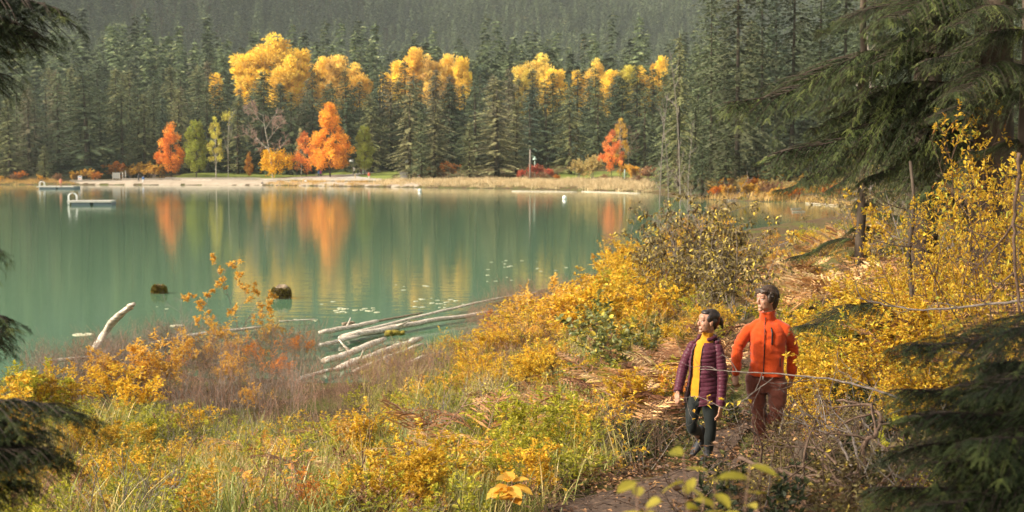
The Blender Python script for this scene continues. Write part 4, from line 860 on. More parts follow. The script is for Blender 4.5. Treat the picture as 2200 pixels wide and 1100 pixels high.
def log(pts, r0, r1, label, seed, mat="log", group="driftwood logs at the water's edge", z0=.17, sides=9, name="driftwood_log", branch=0):
    """a weathered log through picture points (px, py, z)"""
    rng = np.random.default_rng(seed); W = np.array([at_z(p[0], p[1], p[2] if len(p) > 2 else z0) for p in pts]); k = 14
    s = np.linspace(0, len(W) - 1, k); r0 *= .72; r1 *= .72; P = np.column_stack([np.interp(s, np.arange(len(W)), W[:, i]) for i in range(3)]); P[:, :2] += rng.normal(0, r0 * .15, (k, 2)); P[:, 2] += rng.normal(0, r0 * .06, k)
    c = P.mean(0); t = thing(name, label, "log", c, group=group); b = Buf(); rr = np.linspace(r0, r1, k) * rng.uniform(.88, 1.1, k); rr[0] *= .8; rr[-1] *= .7
    tube(b, P - c, rr, sides, flat=.62); link("log_wood", b.mesh("log_wood", M[mat]), t)
    for i in range(branch):
        j = rng.integers(3, k - 2); d = unit(rng.normal(size=3) + [0, 0, 1]); b = Buf(); tube(b, [P[j] - c, P[j] - c + d * r0 * 2.0, P[j] - c + d * r0 * 3.4 + [0, 0, .03]], [r0 * .35, r0 * .2, r0 * .1], 5); link("branch_stub", b.mesh("branch_stub", M[mat]), t)
    return t
log([(195, 762, .1), (232, 705, .75), (262, 672, 1.2), (290, 652, 1.45)], .20, .15, "pale broken log leaning up out of the water at the left", 1, branch=0, z0=.1)
log([(95, 777), (190, 768), (240, 752)], .12, .08, "pale log lying behind the brown twigs at the far left", 2)
log([(325, 737), (440, 716), (560, 703)], .12, .10, "straight pale log left of the hollow stump, at the water", 3)
log([(600, 690), (680, 686)], .05, .04, "thin pale stick floating right below the hollow stump", 4)
log([(690, 714), (760, 701), (812, 690)], .17, .13, "stout pale log with its end against the brown twigs", 5, branch=1)
log([(800, 692), (850, 683), (908, 672)], .09, .06, "brown wet log behind the pale ones", 6, mat="logdark")
log([(735, 722), (900, 680), (1020, 652), (1110, 633)], .12, .07, "longest thin pale log along the water", 7)
log([(738, 725), (850, 703), (960, 684), (1075, 668)], .22, .13, "thick pale log below the longest one", 8, branch=1)
log([(690, 742), (770, 722)], .14, .11, "short pale log behind the thick twigs, left of the pile", 9)
log([(700, 776), (760, 756), (826, 728)], .20, .16, "thick pale log pointing down left in the middle of the pile", 10, branch=1)
log([(728, 790), (820, 757), (905, 727)], .19, .17, "pale log with a cut end, lower middle of the pile", 11, branch=1)
log([(760, 798), (840, 765), (908, 739)], .10, .09, "narrow pale log beneath the one with a cut end", 12)
log([(640, 815), (700, 797), (750, 787)], .11, .09, "pale log among the brown twigs below the pile", 13)
log([(848, 792), (900, 770), (948, 756)], .10, .08, "short pale log lying right below the pile", 14)
log([(780, 800), (900, 782), (1020, 764)], .17, .13, "mossy log at the near side of the pile", 15, mat="moss")
log([(840, 796), (880, 781)], .10, .09, "grey log end poking out beside the mossy log", 16, mat="logdark")
log([(1110, 640), (1180, 622), (1262, 600)], .10, .08, "pale log at the water below the right yellow bushes", 17)
log([(1165, 640), (1240, 628), (1290, 618)], .10, .08, "second pale log below the right yellow bushes", 18)
log([(735, 697), (760, 693)], .14, .12, "small dark root lump on the stout pale log", 19, mat="logdark", name="root_lump")
log([(828, 716, .22), (868, 714, .22)], .22, .16, "mossy root mass sitting on the thick logs", 20, mat="moss", name="root_lump")
log([(1100, 410.5), (1240, 412)], .16, .12, "long pale log floating off the middle reeds", 21, z0=.05); log([(1250, 411), (1375, 415)], .16, .12, "long pale log floating off the dead snags", 22, z0=.05)
log([(1225, 407), (1340, 409)], .14, .12, "pale log stranded at the edge of the right reeds", 23, z0=.08); log([(1560, 430), (1640, 429)], .12, .10, "pale log at the foot of the orange scrub", 24, z0=.08)
log([(1700, 449), (1722, 447)], .10, .08, "short log floating by the right bank", 25, z0=.06); log([(1702, 455), (1730, 454)], .10, .08, "second short log floating by the right bank", 26, z0=.06); log([(1730, 436), (1800, 441)], .10, .08, "pale log along the right bank waterline", 27, z0=.08)

# lily pads and floating leaves
b = Buf(); a = np.linspace(.25, 6.03, 12); b.add(np.vstack([[0, 0, .012], np.column_stack([np.cos(a), np.sin(a), np.full(12, .012)]), np.column_stack([np.cos(a), np.sin(a), np.full(12, -.01)])]), [[0, i + 1, i + 2] for i in range(11)], [[i + 13, i + 14, i + 2, i + 1] for i in range(11)])
M["pad"] = plain("lily_pad", (.58, .55, .38), var=.2, rough=.35); pad = b.mesh("lily_pad", M["pad"])
rng = np.random.default_rng(12); spots = [(178, 719, .30, "large pale lily pad alone at the left of the lake"), (380, 700, .22, "lily pad floating behind the straight log")]
for (x0, y0, x1, y1, n, w) in [(720, 662, 815, 672, 16, "below the yellow reflections"), (885, 638, 965, 662, 16, "left of the russet twigs"), (845, 612, 875, 625, 4, "in open water right of the hollow stump"), (900, 612, 925, 616, 3, "by the faint yellow reflection"), (1040, 560, 1240, 608, 22, "off the right yellow bushes"), (335, 658, 375, 664, 2, "below the round stump"), (620, 682, 690, 690, 4, "behind the stout log"), (960, 640, 1000, 655, 3, "by the longest log"), (690, 645, 730, 670, 4, "right of the hollow stump")]:
    for i in range(n): spots.append((rng.uniform(x0, x1), rng.uniform(y0, y1), rng.uniform(.035, .10), "small lily pad floating " + w))
for px, py, r, lb in spots:
    p = at_z(px, py, 0); o = link("lily_pad", pad, loc=p, rot=(0, 0, rng.uniform(0, 6)), scale=(r * 1.15, r, 1)); tag(o, lb, "lily pad", "lily pads on the lake")

# ================================================================== NEAR BANK PLANTS
# brown twigs of the marsh (nobody could count them)
rng = np.random.default_rng(20)
tw = [twiggy(70 + i, 17, 1.05, mat=("russet" if i < 2 else "dried")) for i in range(4)]
tg = [twiggy(75 + i, 16, 1.0, mat="dried", stem=("twig_grey", "twig", "twig_grey")[i], buds=3) for i in range(3)]
MARSH = gpoly([(60, 800), (190, 770), (340, 752), (430, 738), (520, 735), (600, 730), (690, 740), (700, 800), (640, 850), (700, 920), (740, 960), (620, 940), (420, 900), (240, 860), (90, 860)])
P = sample_poly(rng, MARSH, dens=3.0)
scatter("dry_brush", hit_terrain(P), tw + tg, rng, .4, .95, pick=np.where(rng.random(len(P)) < .38, rng.integers(0, 4, len(P)), rng.integers(4, 7, len(P))), label="brown leafless marsh twigs between the logs and the grass")
P = np.vstack([sample_poly(rng, gpoly([(640, 840), (760, 815), (900, 800), (1010, 790), (1080, 740), (1150, 700), (1180, 760), (1120, 830), (1000, 850), (850, 870), (760, 900), (700, 930)]), dens=2.2),
               sample_poly(rng, gpoly([(960, 720), (1010, 690), (1080, 645), (1170, 625), (1240, 620), (1290, 640), (1180, 700), (1080, 760), (1000, 770)]), dens=2.2)])
scatter("russet_brush", hit_terrain(P), tw, rng, .35, .85, label="russet twigs on the marsh right of the driftwood pile")
# sedge and grass
gk = [grass_tuft(80 + i, 46, .58 + .06 * i, .95, .011, lean=.95, vm=.45, vs=.22) for i in range(4)] + [grass_tuft(85 + i, 34, .55, .9, .009, lean=.8, vm=.88, vs=.15) for i in range(3)]
G1 = gpoly([(80, 900), (250, 905), (420, 905), (560, 930), (700, 955), (850, 930), (1000, 900), (1160, 870), (1350, 960), (1320, 1020), (1170, 1105), (1000, 1200), (0, 1200), (-60, 960)])
P = sample_poly(rng, G1, dens=7.5)
gp = n_mid(P[:, 0] * 6, P[:, 1] * 6) * .35 + rng.normal(0, .45, len(P)) + (P[:, 0] > -1.5) * .35
scatter("grass", hit_terrain(P), gk, rng, .45, 1.15, tilt=.22, pick=np.where(gp > .25, rng.integers(4, 7, len(P)), rng.integers(0, 4, len(P))), label="long green and straw grass of the foreground bank")
G2 = gpoly([(760, 870), (900, 810), (1050, 790), (1160, 770), (1250, 790), (1330, 900), (1200, 900), (900, 930)])
P = np.vstack([sample_poly(rng, G2, dens=6), sample_poly(rng, gpoly([(760, 780), (950, 740), (1040, 760), (1000, 800), (820, 830)]), dens=2.5), sample_poly(rng, gpoly([(1230, 800), (1400, 760), (1560, 700), (1600, 640), (1700, 600), (1500, 540), (1250, 620), (1180, 700)]), dens=2.2)])
scatter("meadow_grass", hit_terrain(P), gk, rng, .5, 1.2, tilt=.2, pick=np.where(rng.random(len(P)) < .6, rng.integers(4, 7, len(P)), rng.integers(0, 4, len(P))), label="mixed green and straw grass between the twigs and the ferns")
# litter: fallen leaves and small twigs
M["litter"] = leaf_mat("litter_leaves", [(0, (.05, .025, .015)), (.5, (.16, .08, .04)), (.85, (.34, .18, .08)), (1, (.55, .32, .12))], transl=.1)
b = Buf(); r2 = np.random.default_rng(5); n = 60; leaves(b, np.column_stack([r2.uniform(-.4, .4, (n, 2)), r2.uniform(.005, .05, n)]), np.column_stack([r2.normal(0, 1, (n, 2)), r2.normal(0, .25, n)]), np.array([0, 0, 1.]) + r2.normal(0, .4, (n, 3)), r2.uniform(.03, .075, n), r2.uniform(.02, .04, n), r2.random(n)); lit1 = b.mesh("fallen_leaves", M["litter"])
b = Buf(); 
for i in range(16):
    a = r2.uniform(0, 6.28); p = np.append(r2.uniform(-.4, .4, 2), .02); d = np.array([math.cos(a), math.sin(a), r2.normal(0, .12)]) * r2.uniform(.1, .35); tube(b, [p, p + d * .5 + [0, 0, .02], p + d], [.004, .004, .002], 3, cap=False)
lit2 = b.mesh("fallen_twigs", M["twig"])
P = sample_poly(rng, gpoly([(1100, 1200), (1150, 1080), (1300, 960), (1300, 900), (1500, 800), (1700, 720), (2000, 720), (2300, 800), (2300, 1200)]), dens=6)
scatter("leaf_litter", hit_terrain(P, .03), [lit1, lit1, lit2], rng, .6, 1.3, tilt=.1, label="fallen leaves and twigs on the ground around the footpath")

# the tangle of low leafy stalks and dry stems
hk = [shrub(290 + i, .55, 6, 1, .045, m, "twig", split=4, per=3, lean=.6, ratio=.45, aspect=.45, r=.004, foot=.2) for i, m in enumerate(["yellow", "gold", "lime", "lime", "russet", "dried"])]
def joined(pair, name):
    """foliage and stems as one mesh, for scattering"""
    out = bpy.data.meshes.new(name); import bmesh; bm = bmesh.new(); bm.from_mesh(pair[0]); n0 = len(bm.faces); bm.from_mesh(pair[1]); bm.faces.ensure_lookup_table()
    for f_ in bm.faces[n0:]: f_.material_index = 1
    bm.to_mesh(out); bm.free(); out.materials.append(pair[0].materials[0]); out.materials.append(pair[1].materials[0]); return out
HK = [joined(p_, "low_stalks") for p_ in hk] + [twiggy(296, 9, .6, mat="dried", stem="twig_grey", buds=2, foot=.2), twiggy(297, 9, .55, mat="russet", stem="twig_red", foot=.2), grass_tuft(298, 30, .8, .9, .009, lean=.9, vm=.95, vs=.06)]
P = np.vstack([sample_poly(rng, G1, dens=4.2), sample_poly(rng, G2, dens=4.5), sample_poly(rng, gpoly([(760, 800), (950, 750), (1060, 740), (1200, 740), (1250, 800), (1000, 810), (820, 840)]), dens=3.5), sample_poly(rng, gpoly([(1230, 820), (1400, 800), (1560, 740), (1600, 640), (1700, 600), (1500, 540), (1250, 620), (1180, 700)]), dens=5.0)])
gq = n_mid(P[:, 0] * 5 + 9, P[:, 1] * 5) + rng.normal(0, .5, len(P)); pk = np.where(gq > .5, rng.choice([0, 1, 0, 3], len(P)), np.where(gq > -.3, rng.choice([2, 3, 6, 8, 1], len(P)), rng.choice([4, 5, 6, 7, 8, 2], len(P))))
scatter("low_undergrowth", hit_terrain(P), HK, rng, .5, 1.25, tilt=.15, pick=pk, label="tangle of low yellow stalks, dry stems and straw on the near bank")
P0 = np.vstack([sample_poly(rng, np.array([[7, 13], [22, 13], [32, 62], [13, 62], [9, 30]]), dens=1.6), sample_poly(rng, gpoly([(1620, 700), (1600, 600), (1700, 550), (1900, 540), (2000, 600), (1960, 720), (1800, 740)]), dens=1.2)])
scatter("slope_undergrowth", hit_terrain(P0), HK, rng, .6, 1.3, tilt=.15, pick=rng.choice([0, 1, 3, 5, 8], len(P0)), label="yellow stalks and straw between the bracken of the orange slope")
P = np.vstack([sample_poly(rng, gpoly([(1620, 990), (1680, 930), (1760, 880), (1900, 860), (2300, 860), (2300, 1200), (1500, 1200), (1530, 1110), (1600, 1050)]), dens=9), sample_poly(rng, gpoly([(1250, 1010), (1330, 940), (1480, 930), (1540, 900), (1570, 880), (1560, 930), (1500, 985), (1400, 1020), (1300, 1050)]), dens=8)])
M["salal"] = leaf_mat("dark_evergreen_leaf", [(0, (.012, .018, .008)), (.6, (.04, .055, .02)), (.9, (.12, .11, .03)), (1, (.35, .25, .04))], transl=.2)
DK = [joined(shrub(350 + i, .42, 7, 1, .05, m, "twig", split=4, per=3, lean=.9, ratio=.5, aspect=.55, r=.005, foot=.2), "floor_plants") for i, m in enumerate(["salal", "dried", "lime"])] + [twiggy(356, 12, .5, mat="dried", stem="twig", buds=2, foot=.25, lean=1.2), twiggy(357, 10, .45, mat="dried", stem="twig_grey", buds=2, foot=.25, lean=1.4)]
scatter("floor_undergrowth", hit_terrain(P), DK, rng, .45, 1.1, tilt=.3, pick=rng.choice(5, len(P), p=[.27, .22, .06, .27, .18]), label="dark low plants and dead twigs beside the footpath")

# --- shrubs as individuals
KY = [shrub(200 + i, 1.0, 9, 2, .075, "yellow", "twig", split=4, per=3, lean=.6, ratio=.5, aspect=.5, r=.007) for i in range(3)]
KO = [shrub(210 + i, 1.1, 9, 2, .075, "gold", "twig_grey", split=4, per=3, lean=.55, ratio=.5, aspect=.5, r=.007, foot=.2) for i in range(3)]
KL = [shrub(220 + i, .9, 9, 2, .06, "lime", "twig", split=4, per=3, lean=.5, ratio=.45, aspect=.42, r=.006) for i in range(2)]
KD = [shrub(230 + i, 2.0, 10, 2, .085, "dried", "twig_grey", split=5, per=3, lean=.45, ratio=.42, aspect=.42, r=.012, big=True, curl=.9, hang=.5, keep=.68, vmean=.56, vsd=.28) for i in range(2)]
KG = [shrub(240 + i, 1.3, 7, 1, .10, "green", "twig", split=5, per=3, lean=.5, ratio=.4, aspect=.72, r=.009, big=True, vmean=.66, vsd=.25, keep=.75) for i in range(2)]
KYS = [shrub(255 + i, .8, 9, 2, .042, "yellow", "twig", split=5, per=3, lean=.7, ratio=.5, aspect=.55, r=.005, spread=.95, vmean=.5, vsd=.32, keep=.8) for i in range(3)]
KR = [shrub(250, 1.0, 10, 2, .05, "orange", "twig_red", split=4, per=3, lean=.6, ratio=.5, aspect=.5, r=.006)]
ALL = KY + KO + KL + KD + KG + KR + KYS      # 0-2 yellow, 3-5 gold, 6-7 lime, 8-9 dried, 10-11 green, 12 orange
KH = [1.0] * 3 + [1.1] * 3 + [.9] * 2 + [2.0] * 2 + [1.3] * 2 + [1.0] + [.8] * 3
KN = ["yellow"] * 3 + ["golden orange"] * 3 + ["lime yellow"] * 2 + ["dry brown leaved"] * 2 + ["dark green leaved"] * 2 + ["red orange"] + ["small leaved yellow"] * 3
def bush(k, px, py, H, label, group=None, name="shrub"):
    p = on_ground(px, py); return put_shrub(ALL, k, (p[0], p[1], p[2]), H / KH[k], label, group, name=name, rz=(px * 13.7 + py) % 6.28)
def bush_zone(seed, poly, n, kinds, h0, h1, where, group, name="shrub"):
    r = np.random.default_rng(seed); P = sample_poly(r, gpoly(poly), n=n); P = P[np.argsort(-P[:, 1])]
    for i, (x, y) in enumerate(P):
        k = kinds[r.integers(0, len(kinds))]; H = r.uniform(h0, h1); sz = "tall" if H > (h0 + h1) / 2 + .1 * (h1 - h0) else "low"
        row = ["back", "middle", "front"][min(2, int(i * 3 / n))]; side = "left" if x < np.median(P[:, 0]) else "right"
        put_shrub(ALL, k, (x, y, gz(x, y)), H / KH[k], "%s %s shrub %s, %s %s" % (sz, KN[k], where, row, side), group, name=name, rz=r.uniform(0, 6.28))
for a in [(0, 15, 950, 1.15, "yellow shrub cut by the left picture edge, above the fir bough"), (6, 60, 905, 1.15, "upright lime yellow shrub at the left behind the fir bough"), (1, 105, 900, .95, "yellow shrub right of the upright lime one"), (2, 160, 900, .85, "yellow shrub behind the tip of the left fir bough"),
          (0, 235, 880, .9, "yellow shrub below the leaning log"), (3, 215, 850, .9, "golden shrub at the foot of the leaning log"), (4, 300, 850, 1.2, "golden shrub reaching up right of the leaning log"), (5, 345, 850, 1.0, "golden shrub among brown twigs right of the leaning log"), (1, 290, 905, .8, "yellow shrub under the golden one by the leaning log"), (0, 215, 1000, .7, "yellow shrub under the left fir bough"), (2, 60, 1090, .7, "yellow shrub at the lower left picture corner"), (0, 10, 1010, .9, "yellow shrub behind the left fir bough at the edge"),
          (2, 150, 1075, .6, "small yellow shrub near the lower left corner"), (1, 250, 1070, .55, "small yellow shrub in the grass at the lower left"), (6, 340, 960, .6, "lime shrub in the grass left of the tall sedge"), (3, 540, 885, .5, "small golden shrub at the edge of the brown twigs"), (6, 700, 985, .6, "lime shrub among the grass below the brown twigs"),
          (5, 470, 770, 1.0, "golden bush around the foot of the slender golden sapling"), (3, 580, 755, .8, "golden bush below the hollow stump"), (12, 640, 775, .75, "orange bush below the hollow stump, right side"), (4, 410, 790, .8, "golden bush left of the golden sapling's foot"), (12, 560, 790, .7, "red orange bush among brown twigs below the sapling"),
          (0, 830, 1110, .55, "yellow shrub at the bottom edge left of the broad golden leaves"), (1, 890, 1120, .5, "yellow shrub at the bottom edge beside the broad golden leaves"), (2, 770, 1120, .45, "yellow shrub at the bottom edge behind the orange spray"), (12, 790, 1090, .5, "orange shrub at the bottom edge, left of the yellow ones"), (12, 700, 1120, .4, "orange leaved shrub at the bottom left of the yellow ones"),
          (6, 1150, 1010, .95, "upright lime shrub by the bend of the footpath"), (7, 1200, 1030, .7, "lime shrub nearest the left edge of the footpath"), (7, 1120, 1060, .6, "small lime shrub below the upright one"), (1, 1160, 1085, .5, "small yellow shrub at the path's lower left edge"), (6, 1060, 960, .5, "lime shrub in the grass among the pale fronds"),
          (10, 1300, 800, 1.45, "dark green leaved sapling in front of the yellow mass"), (11, 1345, 830, 1.3, "broad green leaved shrub right of the taller sapling"), (10, 1240, 870, .8, "low green leaved shrub in the grass"), (11, 1270, 760, 1.1, "green leaved shrub behind the low one"), (10, 1410, 800, 1.0, "green leaved shrub left of the woman's back"),
          (8, 1500, 665, 2.9, "big brown leaved bush above the woman's head"), (9, 1560, 650, 2.9, "big brown leaved bush above the man's head"), (9, 1450, 690, 1.9, "brown leaved bush left of the big ones"), (8, 1590, 690, 2.0, "brown leaved bush right behind the man"), (9, 1530, 700, 1.5, "lower brown leaved bush between the two people's heads"), (8, 1420, 640, 2.6, "brown leaved bush over the yellow mass")]:
    bush(*a, group="single shrubs of the near bank")
bush_zone(301, [(1040, 760), (1100, 690), (1230, 645), (1330, 610), (1460, 600), (1480, 680), (1420, 740), (1250, 760)], 46, [3, 4, 5, 0, 1, 2, 6, 0, 13, 14], .6, 1.5, "in the golden mass by the lake", "shrubs of the golden mass by the lake")
bush_zone(302, [(1250, 620), (1420, 555), (1560, 535), (1560, 580), (1400, 610)], 22, [3, 4, 0, 1], 1.1, 1.8, "at the water behind the golden mass", "shrubs at the water behind the golden mass")
bush_zone(303, [(1560, 575), (1640, 535), (1750, 515), (1880, 520), (1900, 560), (1700, 590)], 26, [3, 4, 5, 0, 6], .5, 1.1, "behind the bracken slope", "shrubs behind the bracken slope")
bush_zone(304, [(1690, 960), (1680, 860), (1720, 770), (1850, 740), (1960, 780), (2060, 900), (1900, 950)], 38, [13, 14, 15, 13, 14, 6, 0, 7], .45, .8, "right of the man", "yellow shrubs right of the man")
bush_zone(305, [(1850, 740), (1900, 660), (2100, 640), (2250, 700), (2250, 900), (2060, 880)], 24, [13, 14, 15, 0, 1, 4], .6, 1.0, "under the tall yellow bushes at the right", "shrubs under the tall yellow bushes")
bush_zone(306, [(1290, 940), (1250, 850), (1330, 800), (1480, 760), (1560, 780), (1560, 900), (1450, 920)], 12, [6, 7, 0, 12], .35, .7, "beside the woman", "small shrubs beside the woman")
bush_zone(311, [(1280, 790), (1340, 720), (1450, 700), (1560, 690), (1560, 760), (1440, 780)], 16, [6, 0, 3, 7, 13, 14], .4, .8, "in the gap left of the woman", "small shrubs in the gap left of the woman")
bush_zone(307, [(1000, 780), (1200, 760), (1300, 820), (1180, 880), (980, 850)], 24, [0, 3, 5, 6, 1], .4, .8, "in the rough grass by the green sapling", "small shrubs in the rough grass")
bush_zone(308, [(100, 1000), (500, 930), (700, 1000), (900, 1000), (1000, 1100), (200, 1150)], 28, [0, 6, 3, 4, 1, 13, 12], .35, .65, "in the foreground grass", "small shrubs in the foreground grass")
bush_zone(309, [(350, 800), (420, 765), (560, 760), (680, 790), (640, 850), (450, 860)], 7, [3, 12, 4], .45, .75, "among the brown marsh twigs", "small shrubs among the marsh twigs")
bush_zone(310, [(1000, 720), (1080, 660), (1180, 632), (1200, 680), (1080, 740)], 6, [12, 4, 3], .5, .9, "right of the driftwood", "red orange bushes right of the driftwood")
# tall yellow bushes on the right
KT = [shrub(260 + i, 3.0, 8, 3, .076, "yellow", "twig", split=4, per=3, lean=.55, ratio=.48, aspect=.5, r=.016, spread=.95, up=.02, lo=.3, foot=.3, vsd=.28, keep=.62) for i in range(2)]
KTD = [shrub(270 + i, 3.0, 7, 3, .065, "dried", "twig_grey", split=4, per=2, lean=.5, ratio=.46, aspect=.42, r=.014, spread=.95, up=.03, lo=.3, foot=.3, big=True, curl=.9, hang=.3, keep=.7) for i in range(2)]
for k, px, D, H, lb in [(0, 1990, 11.8, 400, "tall yellow bush, leftmost of the big ones at the right"), (1, 2090, 11.0, 350, "tall yellow bush in the middle of the big ones at the right"), (0, 2190, 10.5, 300, "tallest yellow bush at the right picture edge"), (1, 2160, 12.8, 230, "yellow bush reaching highest beneath the hemlock"), (0, 2250, 9.5, 420, "yellow bush cut by the right picture edge"), (1, 1930, 14.5, 520, "smaller yellow bush left of the big ones at the right")]:
    p = at_d(px, 500, D); hh = (at_d(px, H, D)[2] - gz(p[0], p[1])) / 3; put_shrub(KT, k, (p[0], p[1], gz(p[0], p[1])), hh * .62, lb, "tall yellow bushes at the right", name="tall_shrub", sz=hh)
for k, px, D, H, lb in [(0, 1850, 36, 360, "brown leaved tall bush left of the big yellow ones"), (1, 1930, 32, 300, "brown leaved tall bush against the hemlock boughs"), (0, 2010, 28.0, 250, "brown leaved tall bush behind the big yellow ones"), (1, 2090, 24, 220, "highest brown leaved bush at the right"), (0, 1900, 42, 400, "far brown leaved bush under the lowest hemlock bough")]:
    p = at_d(px, 500, D); hh = (at_d(px, H, D)[2] - gz(p[0], p[1])) / 3; put_shrub(KTD, k, (p[0], p[1], gz(p[0], p[1])), hh * .8, lb, "tall brown leaved bushes at the right", name="tall_shrub", sz=hh)
# slender golden sapling at the left
sp = shrub(280, 2.6, 3, 3, .075, "gold", "twig_grey", split=5, per=3, lean=.5, ratio=.38, aspect=.5, r=.014, keep=.9, lo=.4, foot=.1)
p = on_ground(500, 760); t = thing("sapling", "slender golden sapling rising against the lake at the left", "sapling", p, 1.1); link("foliage", sp[0], t, rot=(0, -.12, 0)); link("stem", sp[1], t, rot=(0, -.12, 0)); t.scale = (.95, .95, 1.0)
p = on_ground(390, 790); t = thing("sapling", "thin leafless sapling left of the golden one", "sapling", p, 2.0, scale=.7); link("stem", sp[1], t)
# long bare twigs over the brown bushes
BT = [bare_tree(300 + i, 3.2, 1.0, depth=2, r=.012, mr=.004, mat="twig_grey", split=7, lo=.25) for i in range(2)]
for i, (px, py, H, lb) in enumerate([(1480, 660, 3.4, "bare grey shrub reaching above the brown bush by the lake"), (1440, 665, 2.8, "bare grey shrub left of the taller one by the lake"), (1545, 640, 3.0, "bare grey shrub right of the taller one by the lake"), (1400, 660, 2.0, "low bare grey shrub above the golden mass"), (1500, 560, 3.4, "far bare grey shrub at the water's edge")]):
    p = on_ground(px, py); t = thing("bare_shrub", lb, "bare shrub", p, i * 1.3, "bare grey shrubs by the lake", scale=H / 3.2)
    b1 = BT[i % 2]; link("stem", b1[0], t); link("branch", b1[1], t)

# --- bracken
FB = [fern(400 + i, 3, 1.1, "bracken", fine=False, pin=15, lobe=.030) for i in range(4)]; FD = [fern(410 + i, 4, 1.0, "bracken_dark" if i < 2 else "bracken", fine=False, pin=13, lobe=.036) for i in range(4)]; FF = [fern(420 + i, 4, .95, "bracken", fine=False, vm=.55, pin=10) for i in range(5)]
def put_fern(me, x, y, s, label, group, tilt=0.0):
    t = thing("bracken_fern", label, "fern", (x, y, gz(x, y)), (x * 17 + y * 5) % 6.28, group, scale=s); link("frond", me, t); return t
def fern_zone(seed, poly, n, kinds, s0, s1, where, group):
    r = np.random.default_rng(seed); P = sample_poly(r, gpoly(poly), n=n); P = P[np.argsort(-P[:, 1])]
    for i, (x, y) in enumerate(P):
        s = r.uniform(s0, s1); row = ["back", "upper", "lower", "front"][min(3, int(i * 4 / n))]; side = "left" if x < np.median(P[:, 0]) else "right"
        put_fern(kinds[r.integers(0, len(kinds))], x, y, s, "%s bracken %s, %s %s" % ("large" if s > (s0 + s1) / 2 else "small", where, row, side), group)
fern_zone(501, [(1640, 700), (1630, 620), (1680, 575), (1850, 555), (1980, 600), (1950, 690), (1820, 730), (1700, 720)], 110, FF, .9, 1.35, "on the orange slope above the man", "bracken on the orange slope")
fern_zone(502, [(1250, 960), (1290, 870), (1400, 800), (1480, 790), (1500, 880), (1440, 960), (1350, 985)], 24, FD, .9, 1.4, "left of the woman's legs", "brown bracken left of the woman")
fern_zone(503, [(1400, 800), (1440, 760), (1500, 740), (1600, 730), (1600, 860), (1500, 860)], 16, FD, .8, 1.2, "behind the woman", "bracken behind the woman")
fern_zone(504, [(1900, 860), (1850, 790), (2050, 720), (2200, 760), (2180, 900), (2000, 920)], 20, FD, .8, 1.3, "under the yellow bushes at the right", "bracken under the yellow bushes")
fern_zone(505, [(1250, 700), (1400, 650), (1500, 700), (1450, 760), (1300, 760)], 8, FD, .5, .8, "in the golden mass", "bracken in the golden mass")
for i, (px, py, s, lb) in enumerate([(560, 1010, .9, "bracken in the grass nearest the brown twigs"), (880, 1000, 1.0, "pale bracken between the two arching clumps in the grass"), (1120, 940, 1.0, "pale bracken right of the one with a hanging frond"), (690, 1050, .8, "orange bracken low in the left grass"), (760, 985, .85, "pale orange bracken at the edge of the brown twigs, left of the rest"), (820, 965, .8, "pale bracken right of the leftmost one in the grass"), (1010, 985, 1.05, "arching pale bracken in the middle of the grass"), (1080, 980, .95, "bracken with a hanging brown frond in the grass"), (960, 1010, .8, "low pale bracken below the arching one"), (1060, 900, .7, "bracken behind the arching one"), (930, 1060, .6, "small bracken near the red stalk"), (1160, 900, .75, "bracken left of the dark brown ones"), (780, 1060, .7, "orange bracken above the bottom orange shrub"), (1200, 860, .7, "bracken under the low green leaved shrub")]):
    p = on_ground(px, py); put_fern(FB[i % 4], p[0], p[1], s * 1.1, lb, "pale bracken in the grass")

M["near_leaf"] = leaf_mat("near_leaf", [(0, (.30, .27, .03)), (.5, (.50, .42, .05)), (1, (.66, .54, .09))], transl=.4)
# --- broad leaved seedlings of the foreground
def broad_plant(name, label, px, py, D, H, stems, leafL, mat, seed, top=None, n=8, aspect=.62):
    rng = np.random.default_rng(seed); p = at_d(px, py, D); z0 = gz(p[0], p[1]); H = H if top is None else at_d(px, top, D)[2] - z0; t = thing(name, label, "plant", (p[0], p[1], z0)); sb, lb = Buf(), Buf()
    for s in range(stems):
        a = rng.uniform(0, 6.28); l = rng.uniform(.08, .32) * (1 if top is None else .6); k = 8; q = np.linspace(0, 1, k); pts = np.column_stack([math.cos(a) * l * H * q ** 1.5, math.sin(a) * l * H * q ** 1.5, H * rng.uniform(.8, 1.0) * q]) + np.append(rng.normal(0, .04, 2), -.04) * (1 - q)[:, None]
        tube(sb, pts, np.linspace(.006, .002, k), 5, cap=False); m = n; w = np.linspace(.45 if top is None else .62, 1, m) * (k - 1); j = np.minimum(w.astype(int), k - 2); P = pts[j] + (pts[j + 1] - pts[j]) * (w - j)[:, None]
        aa = np.arange(m) * 2.4 + a; Dr = np.column_stack([np.cos(aa), np.sin(aa), rng.uniform(-.25, .5, m)]); big_leaves(lb, P, Dr, np.array([0, 0, 1.]) + rng.normal(0, .35, (m, 3)), leafL * rng.uniform(.75, 1.15, m), leafL * aspect, np.clip(rng.normal(.6, .2, m), 0, 1), curl=rng.normal(.25, .2, m))
    link("stem", sb.mesh("plant_stem", M["twig_red"]), t); link("foliage", lb.mesh("plant_foliage", M[mat]), t); return t
broad_plant("seedling", "seedling with broad golden leaves at the bottom edge", 1095, 1060, 10.0, .62, 4, .16, "gold", 5, n=5, top=1020)
broad_plant("seedling", "seedling with curled orange leaves in the grass", 560, 1000, 13.5, .55, 2, .20, "orange", 6, n=4)
broad_plant("seedling", "seedling with orange leaves at the edge of the brown twigs", 655, 1000, 14.0, .65, 2, .11, "orange", 7, n=5)
broad_plant("seedling", "thin stemmed seedling with few orange leaves at the bottom", 640, 1090, 11.5, .6, 3, .085, "orange", 8, n=5)
